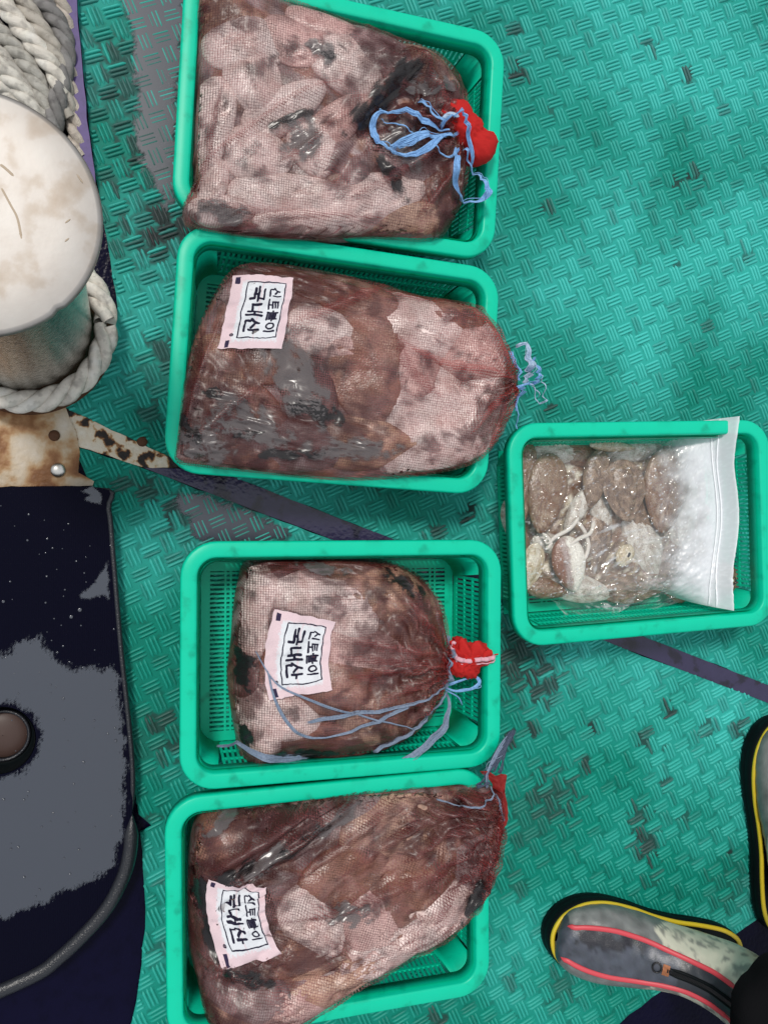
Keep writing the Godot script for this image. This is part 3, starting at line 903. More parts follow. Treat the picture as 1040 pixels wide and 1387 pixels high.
func make_sack(label: String, S: Sack, spine: PackedVector2Array, net_turn: float, red: Callable, film: Array, ground: float) -> Node3D:
	S.rough = noise_at(70 + used.size(), 1.0, 3)
	for f in S.folds: f[2] *= 1.5
	for l in S.lumps:
		l[3] *= 1.16
		l[4] *= 1.16
	var t := thing("net_sack", label, "net sack", Vector3.ZERO, 0.0, "net sacks of cuttlefish in the baskets")
	var n := 300
	var rows := 62
	# even steps round the outline
	var per := 0.0
	var ec := S.edge.size()
	for i in ec: per += S.edge[i].distance_to(S.edge[(i + 1) % ec])
	var loop := PackedVector2Array()
	var loop_h := PackedFloat32Array()
	var at := 0.0
	var want := 0.0
	for i in ec:
		var l := S.edge[i].distance_to(S.edge[(i + 1) % ec])
		while want < at + l and loop.size() < n:
			var f := (want - at) / l
			loop.append(S.edge[i].lerp(S.edge[(i + 1) % ec], f))
			loop_h.append(lerpf(S.rim[i], S.rim[(i + 1) % ec], f))
			want += per / n
		at += l
	n = loop.size()
	var P := PackedVector3Array()
	var C := PackedColorArray()
	var U := PackedVector2Array()
	var c := cos(net_turn); var s := sin(net_turn)
	for v in rows + 5:
		for u in n:
			var q := loop[u]
			var ab := spine[1] - spine[0]
			var m := spine[0] + ab * clampf((q - spine[0]).dot(ab) / ab.length_squared(), 0.0, 1.0)
			var p: Vector2
			var y: float
			if v < rows:
				var f := float(v) / (rows - 1)
				f = 1.0 - pow(1.0 - f, 1.35)
				p = m.lerp(q, f)
				y = S.height(p)
			else:
				var k := (v - rows + 1) / 5.0
				var over := loop_h[u] > 0.104
				p = q.lerp(m, (0.12 if over else 0.05) * k * k)
				y = lerpf(loop_h[u], loop_h[u] - 0.004 if over else ground, k)
			P.append(Vector3(p.x, y, p.y))
			var slack := (1.0 + 0.35 * maxf(0.0, float(v) / rows - 0.85))
			U.append(Vector2(p.x * c + p.y * s, -p.x * s + p.y * c) * slack / 0.044)
			var r: float = clampf((red as Callable).call(p) + S.fold_at(p).y * 0.3, 0.0, 1.0)
			var nn := 0.52 + 1.5 * broad.get_noise_2d(p.x * 2.6 + 8.0, p.y * 2.6) + 0.7 * broad.get_noise_2d(p.x * 11.0, p.y * 11.0)
			var col := Color(0.040, 0.012, 0.013).lerp(Color(0.40, 0.140, 0.145), clampf(nn, 0.0, 1.0))
			C.append(col.lerp(Color(0.52, 0.035, 0.03), r))
	obj("net", grid_mesh(P, n, rows + 5, true, true, C, U), M.net, t)
	# second layer of net where it is folded over itself
	for f in S.folds:
		if f[1] > 0.012: continue
		var line := smooth_line(f[0], 8, false)
		var FP := PackedVector3Array()
		var FC := PackedColorArray()
		var FU := PackedVector2Array()
		for i in line.size():
			var d := (line[mini(i + 1, line.size() - 1)] - line[maxi(i - 1, 0)]).normalized().orthogonal()
			var w: float = f[1] * 1.0 * sin(PI * clampf((i + 0.6) / line.size(), 0.04, 0.96)) * (0.8 + 0.5 * broad.get_noise_2d(line[i].x * 30.0, line[i].y * 30.0))
			for k in 5:
				var p := line[i] + d * w * (k - 2) * 0.5
				FP.append(Vector3(p.x, S.height(p) + 0.0009 + 0.0004 * (2 - absi(k - 2)), p.y))
				var r: float = clampf((red as Callable).call(p) * 1.2 + (0.05 if f.size() < 4 else f[3] * 0.45), 0.0, 1.0)
				FC.append(Color(0.10, 0.03, 0.03).lerp(Color(0.55, 0.04, 0.035), r))
				FU.append(Vector2(p.x * s - p.y * c, p.x * c + p.y * s) * 1.13 / 0.044)
		obj("fold", grid_mesh(FP, 5, line.size(), false, false, FC, FU), M.net, t)
	# ink and water caught in the net, one ink strip doubling as fold shade
	var fn := noise_at(90, 45.0, 4)
	for f in film:
		var FP := PackedVector3Array()
		var FC := PackedColorArray()
		var nu := 64
		for v in 24:
			for u in nu:
				var a := TAU * u / nu
				var g := v / 23.0
				var e := Vector2(cos(a) * f[3], sin(a) * f[4])
				var p := Vector2(f[0], f[1]) + e.rotated(f[2]) * g * 1.45
				if not Geometry2D.is_point_in_polygon(p, S.edge): p = Vector2(f[0], f[1]) + e.rotated(f[2]) * g * 0.7
				var k := (0.92 - g * 1.15) + 0.75 * fn.get_noise_2d(p.x * 0.8, p.y * 0.8) + 0.25 * fn.get_noise_2d(p.x * 4.0, p.y * 4.0)
				FP.append(Vector3(p.x, (S.height(p) + 0.0005) if f[5] == "mar" else lerpf(S.calm(p), S.height(p), 0.5) + 0.0013, p.y))
				FC.append(Color(1, 1, 1, smoothstep(0.0, 0.24, k) * (1.0 - smoothstep(0.9, 1.0, g)) * (0.85 if f[5] == "ink" else 0.72 if f[5] == "wet" else 0.46)))
		obj({"ink": "ink_and_shade", "wet": "wet_patch", "mar": "soaked_patch"}[f[5]], grid_mesh(FP, nu, 24, true, true, FC), {"ink": M.inknet, "wet": M.wetnet, "mar": M.marnet}[f[5]], t)
	# what lies in it: a bed of many, and those one can make out
	P = PackedVector3Array()
	C = PackedColorArray()
	for v in 30:
		for u in n / 3:
			var q := loop[u * 3]
			var ab := spine[1] - spine[0]
			var m := spine[0] + ab * clampf((q - spine[0]).dot(ab) / ab.length_squared(), 0.0, 1.0)
			var p := m.lerp(q, v / 29.0 * 0.985)
			P.append(Vector3(p.x, S.bed(p) - 0.0022 - (0.02 if v == 29 else 0.0), p.y))
			C.append(flesh_tone("grey" if broad.get_noise_2d(p.x * 5.0, p.y * 5.0) > 0.0 else "brown", p, 3.0, 0.6))
	var heap := obj("packed_cuttlefish", grid_mesh(P, n / 3, 30, true, true, C), M.flesh)
	tag(heap, "mass of cuttlefish too tightly packed to tell apart inside the " + S.short, "cuttlefish", "", "stuff")
	var k := 0
	for l in S.lumps:
		k += 1
		P = PackedVector3Array()
		C = PackedColorArray()
		var ca := cos(l[2]); var sa := sin(l[2])
		var nu := 34
		var inside := true
		for v in 13:
			var f := sin(v / 12.0 * PI / 2) * 0.999
			for u in nu:
				var a := TAU * u / nu
				var lx: float = cos(a) * l[3] * f
				var lz: float = sin(a) * l[4] * f / (1.0 + 0.25 * cos(a) * f)
				var p := Vector2(l[0] + lx * ca - lz * sa, l[1] + lx * sa + lz * ca)
				var y := S.bed(p) + S.bump(p, l) - 0.0017
				if v == 12: y -= 0.006
				if not Geometry2D.is_point_in_polygon(p, S.edge) or S.far(p).x < 0.004:
					var ab2 := spine[1] - spine[0]
					var m2 := spine[0] + ab2 * clampf((p - spine[0]).dot(ab2) / ab2.length_squared(), 0.0, 1.0)
					for tries in 14:
						p = p.lerp(m2, 0.07)
						if Geometry2D.is_point_in_polygon(p, S.edge) and S.far(p).x > 0.004: break
					y = S.bed(p) + S.bump(p, l) - 0.0017
				y = minf(y, S.height(p) - 0.0014)
				P.append(Vector3(p.x, y, p.y))
				C.append(flesh_tone(l[5], p, k * 1.7, 0.75))
		var fish := obj("cuttlefish", grid_mesh(P, nu, 13, true, true, C), M.flesh)
		var to_neck := (S.neck - spine[0]).normalized()
		var off := Vector2(l[0], l[1]) - (spine[0] + spine[1]) / 2.0
		var run := off.dot(to_neck)
		var side := off.dot(to_neck.orthogonal())
		var where: String = ("tied end" if run > 0.05 else "closed end" if run < -0.05 else "middle") + (", upper side," if side < -0.025 else ", lower side," if side > 0.025 else "")
		var tone: String = {"pale": "pale pinkish", "pink": "dull pink", "brown": "brown", "tan": "tan brown", "grey": "greyish", "dark": "ink blackened"}[l[5]]
		var form: String = "slender " if l[3] > l[4] * 1.9 else "round " if l[3] < l[4] * 1.4 else "oval "
		tag(fish, form + tone + " cuttlefish by the " + where + " of the " + S.short, "cuttlefish", "cuttlefish packed inside the net sacks")
	return t

func sack(edge: PackedVector2Array, hs: Array, top: float, reach: float) -> Sack:
	var S := Sack.new()
	var e := PackedVector2Array()
	var h := PackedFloat32Array()
	var c := edge.size()
	var sm := smooth_line(edge, 3, true)
	for i in sm.size():
		var f := float(i) / sm.size() * hs.size()
		h.append(lerpf(hs[int(f) % hs.size()], hs[(int(f) + 1) % hs.size()], f - int(f)))
	S.edge = sm
	S.rim = h
	S.top = top
	S.reach = reach
	return S

func over(S: Sack, p: PackedVector2Array, lift: Array, n := 6) -> PackedVector3Array:
	# a line lying on the sack, lifted off it by so much
	var r := PackedVector3Array()
	var q := smooth_line(p, n, false)
	for i in q.size():
		var f := float(i) / maxi(1, q.size() - 1) * (lift.size() - 1)
		var l := lerpf(lift[int(f)], lift[mini(int(f) + 1, lift.size() - 1)], f - int(f))
		r.append(Vector3(q[i].x, maxf(S.height(q[i]), 0.0) + l, q[i].y))
	return r

func cord(parent: Node3D, path: PackedVector3Array, w: float, m: Material, called := "tie_string", flat := 0.4) -> void:
	# a flat tie of loose fibres: strands side by side that spread, close up and turn over
	var st := begin()
	var base := 0
	var n := 3 if w < 0.0012 else 6
	for k in n:
		var line := PackedVector3Array()
		for i in path.size():
			var t := path[mini(i + 1, path.size() - 1)] - path[maxi(i - 1, 0)]
			var side := Vector3(-t.z, 0, t.x).normalized()
			var f := path.size() * 0.03 + i * 0.16
			var turn := 0.9 * sin(f * 0.9 + w * 900.0)
			var spread := w * (0.75 + 0.45 * sin(f * 1.7 + 2.0))
			var off := (k - (n - 1) / 2.0) / (n - 1) * 2.0
			line.append(path[i] + side * off * spread * cos(turn) + Vector3.UP * (off * spread * sin(turn) * 0.7 + 0.0004 * sin(f * 5.0 + k * 2.0)))
		base = tube_into(st, base, line, w * 1.1 / n + 0.00025, w * 0.7 / n + 0.0002, 6, false, true)
	obj(called, done(st), m, parent)
	if w > 0.0018:
		var stray := PackedVector3Array()
		for i in path.size():
			var p := path[i]
			stray.append(p + Vector3(sin(i * 0.5) * 1.3, 0.5, cos(i * 0.37) * 1.3) * w * sin(PI * i / (path.size() - 1)))
		obj("loose_thread", tube_mesh(stray, 0.00045, 0.00045, 5), m, parent)

func blob(st: SurfaceTool, base: int, mid: Vector3, lobes: Array, wrinkle: float, sd: int) -> int:
	# one soft lump: the union of balls seen from mid, wrinkled
	var w := noise_at(sd, 1.0, 3)
	var P := PackedVector3Array()
	var nu := 64
	for v in 33:
		var th := PI * v / 32.0
		for u in nu:
			var d := Vector3(sin(th) * cos(TAU * u / nu), cos(th), sin(th) * sin(TAU * u / nu))
			var r := 0.0
			for l in lobes:
				var o: Vector3 = l[0] - mid
				var b := o.dot(d)
				var disc: float = b * b - o.length_squared() + l[1] * l[1]
				if disc > 0.0: 
					var e := b + sqrt(disc)
					var k := 0.003
					var h := maxf(k - absf(r - e), 0.0) / k
					r = maxf(r, e) + h * h * k * 0.25
			var p := mid + d * r
			r += wrinkle * (w.get_noise_3d(p.x * 160.0, p.y * 90.0, p.z * 160.0) + 0.6 * absf(w.get_noise_3d(p.x * 50.0 + 9.0, p.y * 50.0, p.z * 50.0)))
			P.append(mid + d * r)
	return grid_into(st, base, P, nu, 33, true, false)

func label_patch(S: Sack, parent: Node3D, q: PackedVector2Array) -> void:
	# corners and side middles: top left, top right, right middle, bottom right, bottom left, left middle
	var P := PackedVector3Array()
	var U := PackedVector2Array()
	var nu := 22
	var nv := 28
	for j in nv:
		var v := j / float(nv - 1)
		var w0 := (1 - v) * (1 - 2 * v); var w1 := 4 * v * (1 - v); var w2 := v * (2 * v - 1)
		var a := q[0] * w0 + q[5] * w1 + q[4] * w2
		var b := q[1] * w0 + q[2] * w1 + q[3] * w2
		for i in nu:
			var u := i / float(nu - 1)
			var p := a.lerp(b, u)
			p += Vector2(grain.get_noise_2d(p.x * 0.25, p.y * 0.25), grain.get_noise_2d(p.y * 0.25, p.x * 0.25 + 5.0)) * 0.0012
			P.append(Vector3(p.x, S.bed(p) * 0.15 + S.height(p) * 0.85 + S.swell(p) * 0.15 + 0.0022, p.y))
			U.append(Vector2(u, v))
	obj("printed_label", grid_mesh(P, nu, nv, false, false, PackedColorArray(), U), M.label, parent)

func label_material() -> StandardMaterial3D:
	var W := 360
	var H := 440
	var im := Image.create_empty(W, H, false, Image.FORMAT_RGB8)
	var g := noise_at(101, 0.05, 4)
	var pink := Color(0.86, 0.66, 0.70)
	var white := Color(0.84, 0.86, 0.90)
	for y in H:
		for x in W:
			var u := float(x) / W; var v := float(y) / H
			var ins := minf(minf(u - 0.17, 0.88 - u), minf(v - 0.09, 0.90 - v))
			var k := smoothstep(-0.02, 0.03, ins + 0.03 * g.get_noise_2d(x, y))
			var c := pink.lerp(white, k)
			if absf(u - 0.50 + 0.01 * g.get_noise_2d(y, 3.0)) < 0.012: c = c.lerp(pink, 0.6)
			c = c * (0.93 + 0.07 * g.get_noise_2d(x * 2.0, y * 2.0)) * (0.95 + 0.05 * sin(x * 1.6) * sin(y * 1.6))
			im.set_pixel(x, y, c.linear_to_srgb())
	# print, in reading direction: x runs down the patch, y runs from its right edge to its left
	var strokes := []
	var syl := func(ox: float, oy: float, sx: float, sy: float, lines: Array, w: float) -> void:
		for l in lines:
			for i in range(0, l.size() - 2, 2):
				strokes.append([ox + l[i] * sx, oy + l[i + 1] * sy, ox + l[i + 2] * sx, oy + l[i + 3] * sy, w])
	var oval := []
	for i in 17: oval.append_array([0.34 + 0.27 * cos(TAU * i / 16), 0.46 + 0.36 * sin(TAU * i / 16)])
	var sin_ := [[0.35, 0.05, 0.30, 0.25, 0.08, 0.55], [0.31, 0.24, 0.58, 0.5], [0.82, 0.0, 0.82, 0.66], [0.18, 0.66, 0.18, 0.97, 0.88, 0.97]]
	var to_ := [[0.84, 0.06, 0.18, 0.06, 0.18, 0.54, 0.86, 0.54], [0.18, 0.3, 0.8, 0.3], [0.5, 0.56, 0.5, 0.9], [0.0, 0.92, 1.0, 0.92]]
	var bul_ := [[0.2, 0.0, 0.2, 0.32, 0.8, 0.32, 0.8, 0.0], [0.2, 0.16, 0.8, 0.16], [0.0, 0.45, 1.0, 0.45], [0.5, 0.45, 0.5, 0.6], [0.18, 0.62, 0.82, 0.62, 0.82, 0.79, 0.18, 0.79, 0.18, 0.98, 0.88, 0.98]]
	var i_ := [oval, [0.86, 0.0, 0.86, 1.0]]
	var guk := [[0.12, 0.05, 0.86, 0.05, 0.84, 0.4], [0.0, 0.44, 1.0, 0.44], [0.5, 0.44, 0.5, 0.64], [0.12, 0.66, 0.86, 0.66, 0.86, 1.0]]
	var nae := [[0.08, 0.1, 0.08, 0.76, 0.5, 0.68], [0.62, 0.05, 0.62, 0.92], [0.9, 0.0, 0.9, 1.0], [0.62, 0.5, 0.9, 0.5]]
	var san := [[0.34, 0.02, 0.28, 0.28, 0.04, 0.58], [0.3, 0.26, 0.6, 0.54], [0.78, 0.0, 0.78, 0.66], [0.78, 0.32, 1.0, 0.32], [0.16, 0.64, 0.16, 0.97, 0.9, 0.97]]
	var small := [sin_, to_, bul_, i_]
	for k in 4: (syl as Callable).call(0.165 + 0.158 * k, 0.185, 0.135, 0.165, small[k], 0.0125)
	var big := [guk, nae, san]
	for k in 3: (syl as Callable).call(0.165 + 0.215 * k, 0.435, 0.185, 0.24, big[k], 0.019)
	for f in [[0.10, 0.115, 0.84, 0.135], [0.84, 0.135, 0.865, 0.43], [0.865, 0.43, 0.85, 0.745], [0.85, 0.745, 0.5, 0.765], [0.5, 0.765, 0.11, 0.735], [0.11, 0.735, 0.085, 0.4], [0.085, 0.4, 0.10, 0.115]]: strokes.append(f + [0.0075])
	for k in 8:
		var a := TAU * k / 8; var b := TAU * (k + 1) / 8
		strokes.append([0.80 + 0.016 * cos(a), 0.835 + 0.022 * sin(a), 0.80 + 0.016 * cos(b), 0.835 + 0.022 * sin(b), 0.005])
	strokes.append([0.785, 0.835, 0.815, 0.835, 0.005])
	for s in strokes:
		var a := Vector2((1.0 - s[1]) * W, s[0] * H)
		var b := Vector2((1.0 - s[3]) * W, s[2] * H)
		var w: float = s[4] * H
		for y in range(maxi(0, int(minf(a.y, b.y) - w - 2)), mini(H, int(maxf(a.y, b.y) + w + 2))):
			for x in range(maxi(0, int(minf(a.x, b.x) - w - 2)), mini(W, int(maxf(a.x, b.x) + w + 2))):
				var k := 1.0 - smoothstep(w * 0.75, w * 0.75 + 1.6, seg_d(Vector2(x, y), a, b) + 0.8 * g.get_noise_2d(x * 6.0, y * 6.0))
				if k > 0.0: im.set_pixel(x, y, im.get_pixel(x, y).lerp(Color(0.10, 0.09, 0.17), k * 0.96))
	for r in [[0.055, 0.03, 0.125, 0.115], [0.085, 0.885, 0.15, 0.985]]:
		for y in range(int(r[1] * H), int(r[3] * H)):
			for x in range(int(r[0] * W), int(r[2] * W)):
				im.set_pixel(x, y, Color(0.12, 0.09, 0.2).lerp(Color(0.3, 0.26, 0.36), 0.5 + 0.5 * g.get_noise_2d(x * 5.0, y)))
	var m := mat(0.92, 0.92, 0.92, 0.8, 0.3)
	m.albedo_texture = ImageTexture.create_from_image(im)
	return m

func tie_material(r: float, g: float, b: float, sd: int) -> StandardMaterial3D:
	var m := mat(r, g, b, 0.55, 0.4)
	m.albedo_texture = noise_tex(sd, 0.03, [[0.0, Color(0.4, 0.45, 0.55)], [0.42, Color(0.8, 0.85, 0.9)], [1.0, Color(1, 1, 1)]], 256, 5)
	return tri_map(m, 0.03)

func make_sacks() -> void:
	M.net = net_material()
	M.flesh = flesh_material()
	M.label = label_material()
	M.wetnet = mat(0.115, 0.095, 0.095, 0.27, 0.69)
	M.inknet = mat(0.014, 0.012, 0.013, 0.27, 0.5)
	M.marnet = mat(0.072, 0.016, 0.016, 0.36, 0.6)
	for w in [M.wetnet, M.inknet, M.marnet]:
		w.vertex_color_use_as_albedo = true
		w.transparency = BaseMaterial3D.TRANSPARENCY_ALPHA
	M.blue = tie_material(0.26, 0.48, 0.80, 111)
	M.slate = tie_material(0.24, 0.29, 0.38, 112)
	M.ink_tie = tie_material(0.07, 0.085, 0.13, 113)
	M.pale_blue = tie_material(0.46, 0.58, 0.72, 114)
	var redm := mat(0.50, 0.022, 0.020, 0.75, 0.25)
	M.darkred = relief(tri_map(mat(0.26, 0.016, 0.014, 0.6, 0.4), 0.03), M.fine, 0.06)
	M.red = relief(tri_map(redm, 0.03), bump_tex(115, 0.12, 256, 3), 0.06)
	M.redpale = mat(0.66, 0.36, 0.42, 0.75, 0.3)

	# the sack with the red knot
	var S := sack(v2([0.0609, -0.6058, 0.1098, -0.5978, 0.179, -0.5833, 0.2465, -0.5719, 0.3074, -0.5595, 0.339, -0.5519, 0.3655, -0.5335, 0.3809, -0.5053, 0.3867, -0.4567, 0.3839, -0.4151, 0.3762, -0.3757, 0.3572, -0.3391, 0.3374, -0.3213, 0.2637, -0.3167, 0.1791, -0.3059, 0.1181, -0.304, 0.0786, -0.3064, 0.0503, -0.3113, 0.0416, -0.3235, 0.0455, -0.3403, 0.056, -0.3552, 0.0544, -0.4001, 0.0576, -0.4824, 0.0593, -0.5482]), [0.095, 0.095, 0.09, 0.09, 0.088, 0.09, 0.09, 0.095, 0.1, 0.095, 0.095, 0.1, 0.105, 0.112, 0.114, 0.114, 0.114, 0.114, 0.113, 0.11, 0.104, 0.098, 0.096, 0.096], 0.132, 0.05)
	S.lumps = [[0.1083, -0.516, 0.2129, 0.0393, 0.0309, "pale"], [0.1206, -0.4701, 1.2056, 0.0354, 0.0268, "pale"], [0.0744, -0.4256, 1.6562, 0.0452, 0.0208, "pale"], [0.0703, -0.3618, 1.3962, 0.0247, 0.0196, "pale"], [0.1665, -0.523, 0.2076, 0.0373, 0.0236, "pink"], [0.2005, -0.5533, 0.1057, 0.0401, 0.0184, "pink"], [0.1247, -0.3931, 0.0629, 0.0342, 0.0269, "pale"], [0.1877, -0.4061, 1.2013, 0.0292, 0.0249, "pale"], [0.1623, -0.3523, -0.0487, 0.0632, 0.021, "pale"], [0.084, -0.329, -0.0076, 0.0321, 0.014, "pale"], [0.2249, -0.3875, 1.0049, 0.0301, 0.0246, "grey"], [0.2266, -0.5039, 0.5928, 0.0404, 0.0294, "pale"], [0.2707, -0.5274, 0.3873, 0.0461, 0.0277, "grey"], [0.3253, -0.5179, 0.7775, 0.0375, 0.027, "tan"], [0.2888, -0.4566, -0.5954, 0.052, 0.0248, "dark"], [0.307, -0.4112, 0.2291, 0.0397, 0.0254, "grey"], [0.2575, -0.3568, -0.3433, 0.0593, 0.026, "pale"], [0.3071, -0.3374, -0.2225, 0.0464, 0.0197, "tan"], [0.3486, -0.3746, 1.3807, 0.0346, 0.0248, "brown"], [0.3485, -0.4817, 0.5815, 0.03, 0.0269, "dark"], [0.084, -0.5449, 0.2063, 0.0425, 0.0222, "tan"], [0.1538, -0.448, -0.6112, 0.0488, 0.0205, "pale"], [0.2179, -0.4435, -0.7556, 0.0457, 0.0185, "pink"], [0.192, -0.3267, -0.0923, 0.0646, 0.0143, "pale"], [0.3579, -0.4301, 1.3796, 0.0302, 0.0192, "brown"]]
	S.folds = [[v2([0.0536, -0.3665, 0.084, -0.3934, 0.1165, -0.4202, 0.1538, -0.4513, 0.192, -0.473, 0.2266, -0.4836]), 0.0042, 0.0045, 0.75], [v2([0.1903, -0.377, 0.2135, -0.4167, 0.2389, -0.4521, 0.2708, -0.4887, 0.3069, -0.5135, 0.3606, -0.5255]), 0.013, 0.009], [v2([0.2006, -0.3596, 0.2266, -0.3979, 0.253, -0.435, 0.2843, -0.469, 0.3253, -0.4874]), 0.014, -0.008], [v2([0.1455, -0.3838, 0.1707, -0.4017, 0.1937, -0.4211, 0.2075, -0.438]), 0.004, 0.004, 0.5], [v2([0.3551, -0.4386, 0.307, -0.4025, 0.2619, -0.3692, 0.2266, -0.3512]), 0.007, 0.006, 0.3], [v2([0.3551, -0.4474, 0.3345, -0.4886, 0.3069, -0.5214, 0.2932, -0.5384]), 0.007, 0.006, 0.4], [v2([0.3589, -0.4258, 0.3439, -0.3846, 0.3071, -0.3374]), 0.007, 0.006, 0.4], [v2([0.0444, -0.3349, 0.0763, -0.3299, 0.1254, -0.3255, 0.193, -0.3284, 0.2723, -0.334]), 0.006, 0.004, 0.5], [v2([0.0587, -0.3469, 0.0667, -0.3779, 0.0715, -0.407, 0.0844, -0.4659]), 0.005, 0.003, 0.5], [v2([0.3588, -0.4478, 0.307, -0.4546, 0.2708, -0.4544]), 0.008, 0.005, 0.1]]
	var n1 := Vector3(0.3607, 0.125, -0.4437)
	S.neck = Vector2(n1.x, n1.z); S.gather = 0.010; S.gather_reach = 0.06; S.pleats = 14.0; S.wrinkle = 0.010; S.wrinkle_turn = -0.5; S.short = "topmost sack"
	var film := [[0.1698, -0.4145, 1.2026, 0.02, 0.0202, "wet"], [0.191, -0.5132, 0.5951, 0.0142, 0.0118, "wet"], [0.2918, -0.4161, 0.9934, 0.0248, 0.0188, "wet"], [0.2694, -0.4776, -0.8299, 0.0606, 0.0106, "ink"], [0.1995, -0.5086, 0.2088, 0.0123, 0.0044, "ink"], [0.1614, -0.4343, -0.4513, 0.0263, 0.004, "ink"], [0.0835, -0.3232, 0.0834, 0.0238, 0.0091, "wet"], [0.2784, -0.3803, 0.9982, 0.029, 0.0083, "ink"], [0.3236, -0.4935, -0.1343, 0.0278, 0.0087, "wet"], [0.3053, -0.4651, 0.2144, 0.0743, 0.0543, "mar"], [0.3468, -0.3788, 1.3807, 0.0558, 0.0284, "mar"], [0.2872, -0.5272, 0.385, 0.0588, 0.0203, "mar"], [0.0836, -0.5421, 0.2063, 0.0346, 0.017, "mar"], [0.1656, -0.3094, -0.0542, 0.101, 0.0067, "mar"]]  # the long ink strip by the big fold also paints its shade
	var sk := make_sack("topmost net sack, tied with a red cloth knot and bright blue string", S, v2([0.1112, -0.4706, 0.2964, -0.442]), 0.06, func(p: Vector2) -> float: return 0.32 * exp(-p.distance_to(S.neck) / 0.05) + 0.12, film, 0.02)
	for s in [[v2([0.3421, -0.4376, 0.3282, -0.4446, 0.3054, -0.447, 0.2783, -0.4531, 0.2632, -0.4538, 0.2543, -0.4433, 0.257, -0.4249, 0.2694, -0.411, 0.2918, -0.4058, 0.3127, -0.4116, 0.3273, -0.4245, 0.3421, -0.435]), [0.004, 0.012, 0.012, 0.01, 0.006, 0.004, 0.006, 0.01, 0.005], 0.0030], [v2([0.3532, -0.4363, 0.3282, -0.4333, 0.3054, -0.4263, 0.2873, -0.419, 0.273, -0.4122]), [0.006, 0.011, 0.009, 0.004, 0.001], 0.0048], [v2([0.3384, -0.4432, 0.3218, -0.4603, 0.309, -0.4734]), [0.004, 0.006, 0.002], 0.0042], [v2([0.3532, -0.4232, 0.3486, -0.4078, 0.3468, -0.3866, 0.357, -0.3728, 0.3796, -0.3663, 0.391, -0.3692, 0.3958, -0.3785, 0.3891, -0.3928, 0.3758, -0.409, 0.3626, -0.4216]), [0.006, 0.012, 0.012, 0.01, 0.008, 0.01, 0.012, 0.012, 0.008], 0.0030], [v2([0.264, -0.4488, 0.2828, -0.4391, 0.3017, -0.431, 0.3236, -0.4328]), [0.006, 0.004, 0.006, 0.008], 0.0010], [v2([0.3218, -0.4178, 0.3347, -0.4115, 0.3467, -0.4102, 0.3542, -0.418]), [0.005, 0.007, 0.006], 0.0015], [v2([0.3328, -0.4443, 0.3467, -0.4512, 0.356, -0.4471, 0.3663, -0.4308, 0.3777, -0.4075]), [0.012, 0.02, 0.026, 0.024, 0.01], 0.0020]]:
		cord(sk, over(S, s[0], s[1]), s[2], M.blue)
	var st := begin()
	var kb := Vector3(0.3737, 0.128, -0.4466)
	blob(st, 0, kb, [[Vector3(0.3571, 0.132, -0.4621), 0.021], [Vector3(0.3712, 0.132, -0.4481), 0.020], [Vector3(0.3871, 0.13, -0.4324), 0.0205], [Vector3(0.3985, 0.13, -0.4399), 0.012], [Vector3(0.3524, 0.122, -0.4615), 0.014], [Vector3(0.3819, 0.124, -0.4227), 0.012]], 0.0022, 116)
	obj("red_knot", done(st), M.red, sk)
	obj("pale_seam", tube_mesh(smooth_path(v3([0.3354, 0.146, -0.443, 0.3358, 0.15, -0.4515, 0.3428, 0.153, -0.4562, 0.353, 0.155, -0.4532]), 6), 0.0026, 0.0012, 7), M.pale_blue, sk)

	# the second sack, with the label, red towards its neck
	S = sack(v2([0.0366, -0.074, 0.0343, -0.051, 0.0542, -0.0456, 0.1222, -0.039, 0.1947, -0.0322, 0.2567, -0.0319, 0.3208, -0.0378, 0.368, -0.0473, 0.3969, -0.0594, 0.4164, -0.0815, 0.4311, -0.1165, 0.4399, -0.1532, 0.4339, -0.1913, 0.4181, -0.225, 0.3966, -0.2489, 0.363, -0.2539, 0.3206, -0.2572, 0.2746, -0.2679, 0.2386, -0.2739, 0.199, -0.2795, 0.1602, -0.2823, 0.1264, -0.2813, 0.0974, -0.2707, 0.0737, -0.2334, 0.0575, -0.1953, 0.0447, -0.1454]), [0.112, 0.114, 0.113, 0.112, 0.112, 0.112, 0.112, 0.112, 0.112, 0.112, 0.116, 0.12, 0.116, 0.106, 0.095, 0.09, 0.088, 0.086, 0.085, 0.085, 0.085, 0.088, 0.095, 0.1, 0.104, 0.108], 0.134, 0.055)
